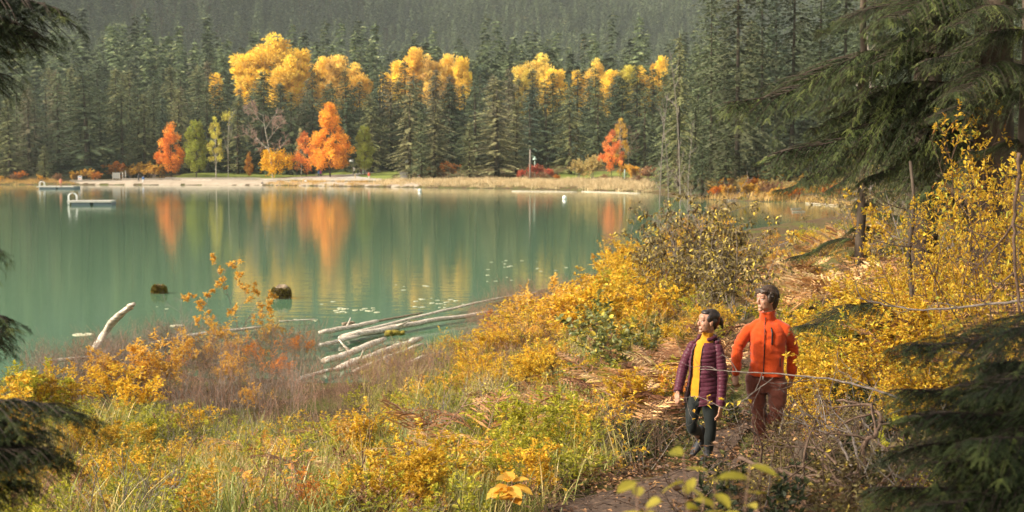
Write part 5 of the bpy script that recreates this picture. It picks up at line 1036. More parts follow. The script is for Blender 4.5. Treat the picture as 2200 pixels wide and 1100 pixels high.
broad_plant("seedling", "thin seedling with brown seed heads at the lower left", 345, 1080, 12.5, .8, 3, .07, "yellow", 9, n=4)
broad_plant("near_plant", "yellow green broad leaved plant close to the camera at the bottom", 1530, 1100, 3.6, 1.28, 4, .085, "near_leaf", 10, n=14, aspect=.45, top=960)
broad_plant("near_plant", "yellow green broad leaved plant in the bottom centre, left of its twin", 1440, 1150, 3.4, 1.08, 4, .08, "near_leaf", 11, n=12, aspect=.45, top=1015)
for (px, py, D, H, lb) in [(330, 1080, 12.8, 1.0, "dark bare stalk in the lower left grass"), (840, 1095, 11.5, 1.25, "long red bare stalk leaning in the grass"), (740, 1090, 11.2, 1.0, "dark forked bare stalk at the bottom")]:
    rng = np.random.default_rng(px); p = at_d(px, py, D); segs, tips = [], []; skeleton(rng, np.array([0, 0, -.05]), unit(np.array([.35, .1, 1])), H, .008, 1, segs, tips, 7, .08, .02, 4, .4, .7); b = Buf()
    for a in segs: tube(b, a[0], a[1], 5, cap=False)
    t = thing("dead_stalk", lb, "stalk", (p[0], p[1], gz(p[0], p[1]))); link("stem", b.mesh("stalk", M["twig_red"] if "red" in lb else M["twig"]), t)

# --- bare branches near the path and in front of the people
def branch_thing(name, label, pts, r0, r1, seed, mat="twig_grey", side=6, sl=.35, depth=1, dn=0.0, cat="branch", leafn=0):
    """a branch through picture points (px, py, D) with side twigs"""
    rng = np.random.default_rng(seed); W = np.array([at_d(*p) for p in pts]); k = 5 * len(W); s = np.linspace(0, len(W) - 1, k); P = np.column_stack([np.interp(s, np.arange(len(W)), W[:, i]) for i in range(3)])
    for _ in range(2): P[1:-1] = (P[:-2] + 2 * P[1:-1] + P[2:]) / 4
    P += rng.normal(0, r0 * .35, P.shape); c = P[0].copy(); t = thing(name, label, cat, c); b = Buf(); tube(b, P - c, np.linspace(r0, r1, k), 7); link("limb", b.mesh("limb", M[mat]), t)
    b = Buf(); segs, tips = [], []; T = unit(np.gradient(P, axis=0))
    for i in range(side):
        j = int(k * (.15 + .8 * (i + rng.random()) / side)); j = min(j, k - 1); d = unit(T[j] * .8 + rvec(rng, 1)[0] * .9 + [0, 0, dn]); skeleton(rng, P[j] - c, d, sl * rng.uniform(.5, 1.2), r1 * 1.1 + .001, depth, segs, tips, 5, .2, 0, 3, .5, .8)
    for a in segs: tube(b, a[0], a[1], 4, cap=False)
    link("twig", b.mesh("side_twigs", M[mat]), t)
    if leafn:
        b = Buf(); q = rng.integers(0, len(tips), leafn); Pp = np.array([tips[i][0] for i in q]); leaves(b, Pp, rvec(rng, leafn), np.array([0, 0, 1.]) + rng.normal(0, .4, (leafn, 3)), .06, .032, rng.random(leafn)); link("foliage", b.mesh("branch_foliage", M["yellow"]), t)
    return t
branch_thing("bare_branch", "long grey branch crossing in front of the man's waist", [(1960, 870, 9.5), (1880, 835, 9.8), (1790, 815, 10.2), (1660, 801, 10.8), (1580, 799, 11.2), (1500, 792, 11.6)], .011, .003, 31, mat="twig_mid", side=7, sl=.4, dn=-.3)
branch_thing("bare_branch", "thin drooping twig crossing the woman's jacket hem", [(1660, 812, 10.9), (1610, 850, 11.2), (1570, 885, 11.5), (1500, 850, 11.9), (1450, 858, 12.1)], .005, .002, 32, mat="twig_mid", side=5, sl=.25, leafn=14)
branch_thing("bare_branch", "long pale bare branch level across the right bushes", [(2230, 645, 8.2), (2100, 655, 8.6), (1980, 668, 9.0), (1900, 655, 9.3), (1840, 640, 9.6)], .010, .003, 33, mat="twig_mid", side=6, sl=.3)
branch_thing("dead_branch", "dark crooked branch rising from the tangle right of the path", [(1860, 1010, 8.2), (1855, 950, 8.2), (1885, 935, 8.2), (1893, 900, 8.3), (1870, 868, 8.4), (1800, 862, 8.6)], .020, .007, 34, mat="twig", side=8, sl=.4)
branch_thing("dead_branch", "dark dead branch lying across the bottom beside the path", [(1590, 985, 8.6), (1650, 1005, 8.3), (1730, 1030, 8.0), (1800, 1040, 7.8), (1840, 1100, 7.4)], .014, .008, 35, mat="twig", side=7, sl=.35)
for i, (a, b_, c_) in enumerate([((1840, 1020), (1800, 940), (1700, 900)), ((1830, 1030), (1760, 960), (1650, 960)), ((1850, 1010), (1830, 930), (1780, 870)), ((1820, 1040), (1720, 1000), (1620, 1010)), ((1880, 1040), (1900, 960), (1850, 900)), ((1800, 1060), (1740, 930), (1720, 880)), ((1900, 1080), (1960, 1000), (2020, 950)), ((1780, 1080), (1700, 1040), (1600, 1060)), ((1860, 1060), (1940, 1040), (2060, 1020))]):
    branch_thing("dead_branch", "%s bare stem of the dead tangle right of the path" % nth[i], [(*a, 8.3), (*b_, 8.7 + .1 * i), (*c_, 9.2 + .15 * i)], .011, .003, 40 + i, mat="twig" if i % 2 else "twig_mid", side=7, sl=.45)
branch_thing("dead_branch", "dark bare stem hanging down at the right picture edge", [(2190, 330, 8.0), (2183, 420, 8.0), (2178, 520, 8.0), (2186, 620, 8.0), (2192, 700, 8.0), (2150, 750, 8.1), (2100, 775, 8.2)], .012, .006, 61, mat="twig", side=7, sl=.3)
# rotten stump by the bottom of the path
p = on_ground(1710, 1030); b = Buf(); tube(b, [[0, 0, -.1], [.02, 0, .12], [.05, .02, .26], [.0, .0, .30]], [.12, .075, .055, .015], 7); t = thing("rotten_stump", "small dark rotten stump in the tangle beside the path", "stump", p); link("stump_wood", b.mesh("stump_wood", M["bark"]), t)

# ================================================================== HEMLOCKS NEAR THE CAMERA
M["twig_dark"] = surf_mat("twig_dark", [(0.3, (0.018, 0.013, 0.010)), (0.7, (0.07, 0.05, 0.038))], scale=20)
BG = [bough(600 + i, droop=.22 + .06 * i, hang=.42, dens=1.5) for i in range(4)]
BTIP = [(3 * .94, .3 * math.sin(2.6 + 600 + i), -(.22 + .06 * i) * 1.5 + .09 * math.sin(9 + 600 + i)) for i in range(4)]
def bough_child(t, k, start, tip, roll=0.0, name="branch", short=1.0):
    """hang one bough (3 m long along x when authored) between two world points, as a child of the tree"""
    s, e = Vector(start), Vector(tip); d = (e - s) * short; L = d.length; x = d.normalized(); y = Vector((0, 0, 1)).cross(x).normalized(); z = x.cross(y)
    tl = Vector(BTIP[k]); lx = tl.normalized(); ly = Vector((0, 0, 1)).cross(lx).normalized(); lz = lx.cross(ly)
    R = Matrix((x, y, z)).transposed() @ Matrix.Rotation(roll, 3, 'X') @ Matrix((lx, ly, lz)); base = Vector(t.location)
    br = link(name, BG[k][1], t); br.matrix_local = Matrix.Translation(s - base) @ R.to_4x4() @ Matrix.Diagonal((L / tl.length,) * 3 + (1,)); lf = link("needles", BG[k][0], br); return br
def hemlock(label, px, D, H, r, boughs, seed, auto=0, amin=2.5, amax=4.0, z0=2.0, ztop=None, az=(0, 6.28), group="hemlocks framing the view"):
    rng = np.random.default_rng(seed); p = at_d(px, 400, D); z = gz(p[0], p[1]); t = thing("hemlock_tree", label, "hemlock", (p[0], p[1], z), group=group)
    b = Buf(); zz = np.linspace(-.3, H, 9); tube(b, np.column_stack([rng.normal(0, .03, 9), rng.normal(0, .03, 9), zz]), np.linspace(r, r * .45, 9), 12); link("trunk", b.mesh("hemlock_trunk", M["bark"]), t)
    for i, (sx, sy, sD, tx, ty, tD) in enumerate(boughs): bough_child(t, (i + seed) % 4, at_d(sx, sy, sD), at_d(tx, ty, tD), roll=rng.normal(0, .15), short=.93 if px > 0 else .90)
    ztop = ztop or H
    for i in range(auto):
        a = rng.uniform(*az); h = z + z0 + (ztop - z0) * (i + rng.random()) / auto; L = rng.uniform(amin, amax) * (1 - .4 * (h - z) / (H + 4)); o = np.array([math.cos(a), math.sin(a), -.12 - .2 * rng.random()])
        s = np.array([p[0], p[1], h]); bough_child(t, rng.integers(0, 4), s, s + o * L, roll=rng.normal(0, .2))
    return t
hemlock("large hemlock at the right whose boughs sweep far left over the bay", 2130, 15.5, 14, .26, [(2130, 100, 15.5, 1525, 228, 15.0), (2130, 215, 15.5, 1622, 345, 14.6), (2130, 20, 15.5, 1700, 190, 15.8), (2130, 150, 15.5, 1760, 262, 15.2), (2130, 60, 15.5, 1800, 150, 14.5), (2130, 260, 15.5, 1830, 400, 15.0), (2130, -60, 15.5, 1780, 60, 15.4), (2130, 230, 15.5, 1700, 390, 16.2), (2130, -20, 15.5, 1890, 40, 14.0)], 1, auto=22, z0=3.0, ztop=11, amin=1.6, amax=2.6)
hemlock("hemlock trunk at the right picture edge with dense dark boughs", 2240, 12.5, 12, .24, [(2240, 60, 12.5, 1960, 140, 12.0), (2240, 180, 12.5, 1990, 260, 12.2), (2240, 10, 12.5, 2020, 60, 11.6), (2240, 130, 12.5, 2040, 200, 11.4), (2240, 300, 12.5, 2060, 330, 12.6)], 2, auto=16, z0=3.2, ztop=9, amin=1.2, amax=2.2)
hemlock("hemlock behind the big one, filling the upper right", 1990, 21, 18, .25, [(1990, 60, 21, 1790, 180, 20.5), (1990, 180, 21, 1790, 300, 21), (1990, 260, 21, 1760, 420, 21)], 3, auto=34, z0=1.4, ztop=15, amin=1.8, amax=3.0)
hemlock("small hemlock with drooping boughs at the water's edge, right", 1850, 30, 8, .12, [], 4, auto=26, z0=.5, ztop=7.5, amin=1.2, amax=2.2)
hemlock("hemlock above the frame whose boughs hang at the top right", 1800, 13, 13, .2, [(1800, -160, 13, 1690, 20, 13), (1800, -160, 13, 1870, 30, 12.6), (1800, -120, 13, 1780, 25, 12.8)], 5) if False else None
hemlock("dark hemlock at the left whose boughs enter the frame", -800, 7.0, 9, .2, [(-800, -160, 7.0, 235, 42, 6.8), (-800, -60, 7.0, 170, 115, 6.9), (-800, 0, 7.0, 90, 175, 6.6), (-800, -200, 7.0, 110, 10, 6.9), (-800, -140, 7.2, 130, 70, 7.3), (-800, -20, 7.4, 60, 120, 7.2), (-800, -100, 6.6, 60, 40, 6.6), (-800, 420, 7, 70, 544, 7.2), (-800, 600, 7, 105, 692, 7.0), (-800, 660, 7, 70, 750, 6.8), (-800, 620, 7.2, 85, 715, 7.4)], 6)
hemlock("young fir at the left with a blurred bough across the grass", -800, 5.2, 3.2, .06, [(-800, 900, 5.2, 270, 900, 5.0), (-800, 930, 5.2, 200, 965, 5.0), (-800, 960, 5.3, 150, 1040, 5.3), (-800, 880, 5.2, 130, 905, 5.2), (-800, 960, 5.2, 60, 1010, 5.0), (-800, 900, 5.4, 180, 930, 5.4), (-800, 920, 5.0, 100, 985, 5.0), (-800, 870, 5.3, 60, 880, 5.3), (-800, 940, 5.1, 230, 1000, 5.2)], 7)
hemlock("young fir in the lower right corner with dark near boughs", 2800, 5.4, 3.5, .07, [(2800, 740, 5.4, 1900, 738, 5.3), (2800, 800, 5.4, 1880, 840, 5.5), (2800, 860, 5.4, 1900, 900, 5.2), (2800, 960, 5.4, 1850, 985, 5.6), (2800, 940, 5.4, 1960, 1000, 5.2), (2800, 1000, 5.4, 1830, 1050, 5.6), (2800, 740, 5.4, 2060, 790, 5.5), (2800, 780, 5.4, 2050, 850, 5.0), (2800, 1000, 5.4, 1950, 1090, 5.0), (2800, 860, 5.4, 2050, 950, 4.8), (2800, 900, 5.4, 2050, 1050, 5.2), (2800, 820, 5.6, 2020, 890, 5.7), (2800, 900, 5.6, 1980, 940, 5.8), (2800, 1040, 5.2, 2080, 1100, 5.0)], 8)
hemlock("slim young hemlock whose pale bough hangs beside the man's shoulder", 1960, 12.3, 2.0, .03, [(1960, 650, 12.3, 1695, 705, 12.0), (1960, 690, 12.3, 1790, 730, 12.2)], 9)

_p0 = at_d
def added_shade_hemlock(label, x, y, H, n, seed, zlo, L0, L1):  # tree out of view, added to cast shade on the near right slope
    rng = np.random.default_rng(seed); z = gz(x, y); t = thing("hemlock_tree", label, "hemlock", (x, y, z), group="hemlocks framing the view")
    b = Buf(); zz = np.linspace(-.3, H, 9); tube(b, np.column_stack([rng.normal(0, .03, 9), rng.normal(0, .03, 9), zz]), np.linspace(.24, .08, 9), 12); link("trunk", b.mesh("hemlock_trunk", M["bark"]), t)
    for i in range(n):
        h = z + zlo + (H - zlo) * (i + rng.random()) / n; a = i * 2.4 + rng.normal(0, .3); s = np.array([x, y, h]); bough_child(t, i % 4, s, s + np.array([math.cos(a), math.sin(a), -.22]) * rng.uniform(L0, L1), roll=rng.normal(0, .2))
added_shade_hemlock("tall unseen hemlock added left of the photographer to shade the near right slope", -3.7, 3.3, 12.5, 84, 21, 4.6, 2.0, 2.7)

# ================================================================== PEOPLE
def loft(buf, pts, rx, ry, side, n=20, mat=0, gap=None):
    """closed surface through elliptical rings; side = direction of the rx axis"""
    pts = np.asarray(pts, float); m = len(pts); T = unit(np.gradient(pts, axis=0)); side = np.broadcast_to(np.asarray(side, float), (m, 3))
    A = unit(side - T * (side * T).sum(1, keepdims=True)); B = np.cross(T, A); rx = np.broadcast_to(rx, (m,)); ry = np.broadcast_to(ry, (m,))
    a = np.arange(n) * 2 * math.pi / n
    V = (pts[:, None] + A[:, None] * (rx[:, None] * np.cos(a))[..., None] + B[:, None] * (ry[:, None] * np.sin(a))[..., None]).reshape(-1, 3)
    Q = [[i * n + j, i * n + (j + 1) % n, (i + 1) * n + (j + 1) % n, (i + 1) * n + j] for i in range(m - 1) for j in range(n)]
    V = np.vstack([V, pts[0], pts[-1]]); k = m * n
    Tt = [[k, (j + 1) % n, j] for j in range(n)] + [[k + 1, (m - 1) * n + j, (m - 1) * n + (j + 1) % n] for j in range(n)]
    buf.add(V, Tt, Q, mat=mat, smooth=True)
def resample(pts, k, *vals):
    pts = np.asarray(pts, float); s = np.linspace(0, len(pts) - 1, k); i0 = np.arange(len(pts)); P = np.column_stack([np.interp(s, i0, pts[:, i]) for i in range(3)])
    for _ in range(2): P[1:-1] = (P[:-2] + 2 * P[1:-1] + P[2:]) / 4
    return (P,) + tuple(np.interp(s, i0, np.broadcast_to(v, (len(pts),))) for v in vals)
def limb(buf, pts, r, ratio=1.0, side=(1, 0, 0), k=18, n=16):
    P, R = resample(pts, k, r); loft(buf, P, R, R * ratio, side, n)
    for q in (0, -1): ellipsoid(buf, P[q], [R[q] * .98] * 3, nu=12, nv=8)
def fused(buf, name, mat, voxel=.006, smooth=6, disp=None, factor=.5):
    """fuse overlapping volumes into one continuous skin"""
    me = buf.mesh(name + "_raw", mat); o = bpy.data.objects.new("fuse", me); col.objects.link(o)
    r = o.modifiers.new("r", 'REMESH'); r.mode = 'VOXEL'; r.voxel_size = voxel; r.use_smooth_shade = True
    s = o.modifiers.new("s", 'SMOOTH'); s.factor = factor; s.iterations = smooth
    dg = bpy.context.evaluated_depsgraph_get(); ev = o.evaluated_get(dg); out = bpy.data.meshes.new_from_object(ev); out.name = name
    bpy.data.objects.remove(o); bpy.data.meshes.remove(me)
    if disp is not None:
        n = len(out.vertices); V = np.empty(n * 3, np.float32); out.vertices.foreach_get("co", V); V = V.reshape(-1, 3); Nn = np.empty(n * 3, np.float32); out.vertex_normals.foreach_get("vector", Nn); Nn = Nn.reshape(-1, 3)
        V = disp(V.astype(float), Nn.astype(float)); out.vertices.foreach_set("co", V.astype(np.float32).ravel()); out.update()
    out.materials.clear(); out.materials.append(mat)
    for p in out.polygons: p.use_smooth = True
    return out
def cloth_mat(name, c, rough=.85, bump=.2, sheen=.3, scale=120, c2=None):
    m = surf_mat(name, [(.3, c), (.7, c2 or tuple(x * 1.15 for x in c))], scale=scale, rough=rough, bump=bump, spec=.15, bdist=.002)
    p = [n for n in m.node_tree.nodes if n.type == 'BSDF_PRINCIPLED'][0]; p.inputs["Sheen Weight"].default_value = sheen; p.inputs["Sheen Roughness"].default_value = .5; return m
M["skin"] = surf_mat("skin", [(.3, (.36, .18, .115)), (.7, (.43, .23, .15))], scale=12, rough=.5, bump=.03, spec=.4, bdist=.001)
_sp = [n for n in M["skin"].node_tree.nodes if n.type == 'BSDF_PRINCIPLED'][0]; _sp.inputs["Subsurface Weight"].default_value = .12; _sp.inputs["Subsurface Radius"].default_value = (.02, .008, .004); _sp.inputs["Subsurface Scale"].default_value = .5
M["hair"] = surf_mat("dark_hair", [(.3, (.010, .007, .006)), (.7, (.035, .022, .016))], scale=60, stretch=(1, 1, .12), rough=.38, bump=.9, spec=.5, bdist=.004)
M["hair_brown"] = surf_mat("brown_hair", [(.3, (.022, .013, .009)), (.7, (.075, .045, .03))], scale=60, stretch=(1, 1, .15), rough=.45, bump=.9, spec=.4, bdist=.004)
M["plum"] = cloth_mat("plum_quilt", (.062, .014, .026), rough=.42, bump=.3, sheen=.1, scale=40, c2=(.10, .024, .042)); M["plumdark"] = cloth_mat("plum_lining", (.035, .012, .02))
M["mustard"] = cloth_mat("mustard_knit", (.50, .21, .008), scale=200, bump=.5); M["fleece"] = cloth_mat("orange_fleece", (.45, .045, .004), scale=90, bump=.5, sheen=.3, c2=(.56, .064, .006))
M["rust"] = cloth_mat("rust_trousers", (.125, .036, .022), scale=60, c2=(.17, .05, .032)); M["legging"] = cloth_mat("black_leggings", (.010, .013, .013), rough=.6, sheen=.1)
M["boot"] = plain("dark_boot", (.03, .03, .035), rough=.55); M["zip"] = plain("black_zip", (.012, .012, .013), rough=.4); M["eye"] = plain("eye_white", (.6, .58, .55), rough=.2); M["iris"] = plain("dark_iris", (.015, .01, .008), rough=.1); M["lips"] = plain("lips", (.42, .13, .10), rough=.4)

def head_frame(c, yaw, pitch=0.0):
    """columns: forward, left of the face, up; yaw measured from towards the camera (-Y) to the picture's left"""
    f = np.array([-math.sin(yaw) * math.cos(pitch), -math.cos(yaw) * math.cos(pitch), math.sin(pitch)]); l = unit(np.cross([0, 0, 1.], f)); u = np.cross(f, l)
    R = np.column_stack([f, l, u]); return np.asarray(c, float), R
def head(buf, c, R, k=1.0, male=False):
    def E(p, r, **kw): ellipsoid(buf, c + R @ (np.array(p) * k), np.array(r) * k, R=R, **kw)
    E((-.012, 0, .040), (.098, .074, .078)); E((.030, 0, -.012), (.056, .060, .080)); E((.022, 0, -.058), (.056, .052 if male else .047, .042)); E((.068, 0, -.094), (.021, .024, .017)); E((.062, 0, .045), (.030, .052, .035))
    for s in (-1, 1):
        E((.054, s * .034, -.020), (.024, .020, .026)); E((.070, s * .030, .020), (.018, .022, .009)); E((-.004, s * .074, -.008), (.018, .009, .030)); E((-.010, s * .079, .006), (.012, .006, .018)); E((.096, s * .010, -.030), (.009, .008, .007))
    P, r1 = resample([c + R @ (np.array(p) * k) for p in [(.078, 0, .022), (.090, 0, .002), (.102, 0, -.018), (.100, 0, -.028), (.086, 0, -.032)]], 10, np.array([.008, .010, .012, .011, .009]) * k); loft(buf, P, r1 * 1.15, r1, R[:, 1], 12)
    E((.073, 0, -.060), (.016, .027, .022))
def face_parts(t, c, R, k, brow_mat):
    for s in (-1, 1):
        b = Buf(); ellipsoid(b, c + R @ (np.array([.0725, s * .031, .004]) * k), np.array([.0125, .0115, .0055]) * k, nu=14, nv=10); o = link("eye", b.mesh("eye", M["eye"]), t)
        b = Buf(); ellipsoid(b, c + R @ (np.array([.0795, s * .0315, .004]) * k), np.array([.005, .0065, .0050]) * k, nu=10, nv=8); link("iris", b.mesh("iris", M["iris"]), o)
        P = np.array([c + R @ (np.array(p) * k) for p in [(.083, s * .014, .025), (.085, s * .028, .031), (.074, s * .046, .027)]]); b = Buf(); tube(b, resample(P, 7)[0], np.array([.0035] * 7) * k, 6, flat=.7); link("eyebrow", b.mesh("eyebrow", M[brow_mat]), t)
    b = Buf()
    for z, w, q in ((-.055, .020, .0032), (-.063, .016, .0036)):
        P = np.array([c + R @ (np.array(p) * k) for p in [(.076, -w, z + .003), (.0875, 0, z), (.076, w, z + .003)]]); tube(b, resample(P, 9)[0], np.array([.001, .003, 1, 1, 1, 1, 1, .003, .001]) ** .3 * q * k, 8)
    link("lips", b.mesh("lips", M["lips"]), t)
def hand(buf, wrist, d, palm_n, L=.18, curl=.5, thumb_side=1):
    """palm, four unequal bent fingers and a thumb; d points along the hand, palm_n out of the palm"""
    d = unit(np.asarray(d, float)); pn = np.asarray(palm_n, float); pn = unit(pn - d * (pn @ d)); s = np.cross(d, pn) * thumb_side; w = np.asarray(wrist, float)
    P = np.array([w - d * .02, w + d * L * .12, w + d * L * .32, w + d * L * .50]); loft(buf, P, [.024, .030, .039, .037], [.018, .014, .014, .011], s, 14)
    ellipsoid(buf, w + d * L * .49, [.036, .036, .012], R=np.column_stack([d, s, np.cross(d, s)]))
    for i, (o, ln) in enumerate([(.028, .44), (.010, .50), (-.009, .46), (-.027, .36)]):
        p = w + d * L * .47 + s * o; pts = [p]; a = curl * (.35 + .12 * i)
        for j in range(3):
            a += curl * .38; dd = unit(d * math.cos(a) + pn * math.sin(a) + s * o * 1.6); pts.append(pts[-1] + dd * L * ln * (.42, .32, .26)[j])
        limb(buf, pts, [.0092, .0086, .0078, .0062], k=10, n=10)
    p = w + d * L * .12 + s * .024; pts = [p, p + unit(d * .7 + s * .75 + pn * .25) * L * .20, p + unit(d * .85 + s * .5 + pn * .45) * L * .38, p + unit(d * .95 + s * .33 + pn * .5) * L * .50]
    limb(buf, pts, [.0135, .0115, .0098, .0078], k=10, n=10)
def boot(buf, ankle, toe, r=.045, L=.27):
    a = np.asarray(ankle, float); d = np.asarray(toe, float); sd = unit(np.cross(d - a, [0, 0, 1.]))
    limb(buf, [a + [0, 0, .10], a + [0, 0, .0], a - [0, 0, .03]], [r * 1.05, r, r * 1.0]); f = unit(d - a)
    P, rx, ry = resample([a - f * .06 + [0, 0, -.045], a + [0, 0, -.04], a * .5 + d * .5 + [0, 0, -.015], d], 12, [.036, .044, .050, .030], [.045, .050, .038, .024]); loft(buf, P, rx, ry, sd, 14)
_wr = np.random.default_rng(77); WK = unit(_wr.normal(size=(14, 3)) * [1, 1, 1.5]) * 6.283 / np.exp(_wr.uniform(math.log(.07), math.log(.30), 14))[:, None]; WP = _wr.uniform(0, 6.28, 14); WA = 1 / np.linalg.norm(WK, axis=1) ** .8; WA = WA / WA.sum() * 2.2
def folds(V): return sum(WA[i] * np.sin(V @ WK[i] + WP[i] + 1.2 * np.sin(V @ WK[(i + 5) % 14] * .5)) for i in range(14))
def wrinkles(amp, f=1.0, stretch=.6):
    def d(V, N):
        q = folds(V * f); return V + N * (amp * (q - np.abs(q) * .6))[:, None]
    return d

# ---------------------------------------------------------------- the man
def build_man():
    D = 13.87; S = D / F; base = at_d(1640, 985, D); gzz = gz(base[0], base[1])
    t = thing("person", "man in an orange fleece jacket and rust brown trousers, looking left on the footpath", "person", (base[0], base[1], base[2]), group="people walking on the footpath")
    X = lambda px, py, y=0.0: np.array([(px - 1640) * S, y, (985 - py) * S])
    ns, hipc = X(1645, 680, .02), X(1645, 815, .0)
    shR, shL = X(1608, 702, .06), X(1684, 701, -.06); elR, elL = X(1583, 750, .04), X(1703, 752, .06); wrR, wrL = X(1577, 798, -.05), X(1699, 806, .03)
    hR, hL = X(1622, 815, .05), X(1666, 815, -.02); kR, kL = X(1629, 885, .0), X(1664, 880, -.12); aR, aL = X(1636, 962, .02), X(1652, 948, .20)
    toeR, toeL = aR + [-.10, -.24, -.04], aL + [-.06, -.22, -.10]
    hc, R = head_frame(X(1641, 643, -.03), rad(62), rad(2)); f = np.array([-math.sin(rad(22)), -math.cos(rad(22)), 0]); sd = np.array([math.cos(rad(22)), -math.sin(rad(22)), 0]) * 1.0
    b = Buf(); head(b, hc, R, 1.11, True)
    limb(b, [X(1645, 700, .03), X(1646, 678, .02), hc + R @ np.array([-.03, 0, -.04])], [.062, .056, .058], side=sd)
    P, rx, ry = resample([hipc + [0, 0, -.06], hipc, X(1645, 770, -.0), X(1646, 735), X(1646, 708), X(1645, 690, .02)], 20, [.14, .155, .145, .165, .165, .09], [.10, .105, .10, .11, .10, .07]); loft(b, P, rx, ry, sd, 24)
    for sh, el, wr in ((shR, elR, wrR), (shL, elL, wrL)): limb(b, [sh + [0, 0, -.035], (sh + el) / 2, el, (el + wr) / 2, wr], [.050, .048, .040, .036, .026], side=f)
    for h, k_, a_ in ((hR, kR, aR), (hL, kL, aL)): limb(b, [h, (h + k_) / 2, k_, (k_ + a_) / 2, a_], [.085, .075, .055, .052, .038])
    hand(b, wrR + [0, 0, -.01], [-.06, -.12, -1], [.5, .55, 0], .185, .75, thumb_side=-1); hand(b, wrL + [0, 0, -.01], [-.05, .1, -1], [-.5, .5, 0], .185, .6, thumb_side=1)
    link("body", fused(b, "man_body", M["skin"], .0045, 4), t); face_parts(t, hc, R, 1.11, "hair_brown")
    # hair: shaggy, over the ears, fringe on the forehead
    b = Buf(); H = lambda p, r: ellipsoid(b, hc + R @ (np.array(p) * 1.11), np.array(r) * 1.11, R=R)
    H((-.026, 0, .056), (.104, .086, .082)); H((-.062, 0, -.005), (.058, .078, .082)); H((-.070, 0, -.055), (.036, .060, .045))
    for s in (-1, 1): H((.002, s * .070, .018), (.040, .022, .046)); H((.052, s * .045, .078), (.036, .034, .020))
    H((.050, 0, .086), (.046, .060, .024)); H((.076, -.020, .066), (.020, .030, .018)); H((.076, .026, .068), (.018, .024, .014))
    rr = np.random.default_rng(3)
    for i in range(110):
        th = rr.uniform(-2.5, 2.5); ph = rr.uniform(-.2, 1.3); p = np.array([-.02 + .095 * math.cos(th) * math.cos(ph), .083 * math.sin(th) * math.cos(ph), .045 + .082 * math.sin(ph)]); d = np.array([math.cos(th) * .25 + .12, math.sin(th) * .3, -.6]) + rr.normal(0, .25, 3)
        if p[0] > .03 and p[2] < .06: continue
        P = np.array([hc + R @ (q * 1.11) for q in (p, p * 1.03 + d * .022, p * 1.02 + d * .045)]); tube(b, P, [.010, .008, .003], 5)
    link("hair", fused(b, "man_hair", M["hair_brown"], .0045, 1), t)
    # fleece
    b = Buf(); P, rx, ry = resample([X(1643, 806, -.01), X(1643, 795, -.01), X(1645, 770), X(1646, 740), X(1646, 712), X(1645, 697, .015), X(1645, 688, .02)], 26, [.182, .178, .176, .190, .190, .155, .095], [.130, .130, .130, .135, .125, .098, .078]); loft(b, P, rx, ry, sd, 30)
    P, rx, ry = resample([X(1645, 694, .02), X(1645, 681, .015), X(1643, 668, .01)], 8, [.100, .086, .088], [.088, .082, .084]); loft(b, P, rx, ry, sd, 22)
    for sh, el, wr in ((shR, elR, wrR), (shL, elL, wrL)): limb(b, [sh + [0, 0, -.035], (sh + el) / 2, el, (el + wr) / 2, wr + [0, 0, .03], wr], [.060, .065, .062, .057, .053, .042], side=f, k=24); limb(b, [X(1645, 690, .02), (X(1645, 690, .02) + sh) / 2 + [0, 0, .0], sh + [0, 0, -.030]], [.055, .056, .058], side=f)
    def fleece(V, N):
        V = wrinkles(.0075, 1.1)(V, N)
        for el in (elR, elL):
            d = np.linalg.norm(V - el, axis=1); V = V + N * (np.exp(-(d / .12) ** 2) * .004 * np.sin(V[:, 2] * 110 + V[:, 0] * 40 + 2 * folds(V)))[:, None]
        return V
    link("fleece_jacket", fused(b, "fleece_jacket", M["fleece"], .007, 5, fleece), t)
    def on_torso(ang, z, off=0.0):
        """point on the front of the fleece; ang measured from the facing direction towards the figure's left"""
        zz = [X(0, q)[2] for q in (806, 770, 740, 712, 697, 688, 682, 672)]; RX = np.interp(z, zz, [.186, .178, .192, .200, .165, .105, .088, .082]); RY = np.interp(z, zz, [.130, .130, .135, .125, .098, .088, .084, .078]); cx = np.interp(z, zz, [X(q, 0)[0] for q in (1643, 1645, 1646, 1646, 1645, 1645, 1645, 1644)]); cyy = np.interp(z, zz, [-.01, 0, 0, 0, .015, .02, .015, .01])
        return np.array([cx, cyy, z]) + sd * RX * math.sin(ang) + f * RY * math.cos(ang) + f * off
    zs = np.linspace(X(0, 800)[2], X(0, 680)[2], 26); b = Buf(); tube(b, [on_torso(-.02 + .0 * z, z, .006) for z in zs], .0048, 6, flat=1); o = link("zip", b.mesh("zip", M["zip"]), t)
    b = Buf(); tube(b, [on_torso(-.02, X(0, 803)[2], .008), on_torso(-.02, X(0, 810)[2], .012)], .006, 6); link("zip_pull", b.mesh("zip_pull", M["steel"]), o)
    zs = np.linspace(X(0, 736)[2], X(0, 701)[2], 10); b = Buf(); tube(b, [on_torso(.37 - .02 * i / 10, z, .006) for i, z in enumerate(zs)], .0085, 6); link("chest_pocket", b.mesh("chest_pocket", M["zip"]), t)
    zs = np.linspace(X(0, 783)[2], X(0, 765)[2], 8); b = Buf(); tube(b, [on_torso(1.0, z, .004) for z in zs], .005, 6); link("side_pocket", b.mesh("side_pocket", M["zip"]), t)
    # trousers
    b = Buf(); P, rx, ry = resample([X(1644, 842, 0), X(1644, 826, 0), X(1644, 805, 0), X(1644, 798)], 12, [.150, .172, .165, .160], [.105, .118, .118, .115]); loft(b, P, rx, ry, sd, 24)
    for h, k_, a_ in ((hR, kR, aR), (hL, kL, aL)): limb(b, [h, (h + k_) / 2 , k_, (k_ + a_) / 2, a_ + [0, 0, .03], a_ + [0, 0, -.02]], [.106, .100, .078, .076, .074, .076], k=26, n=20)
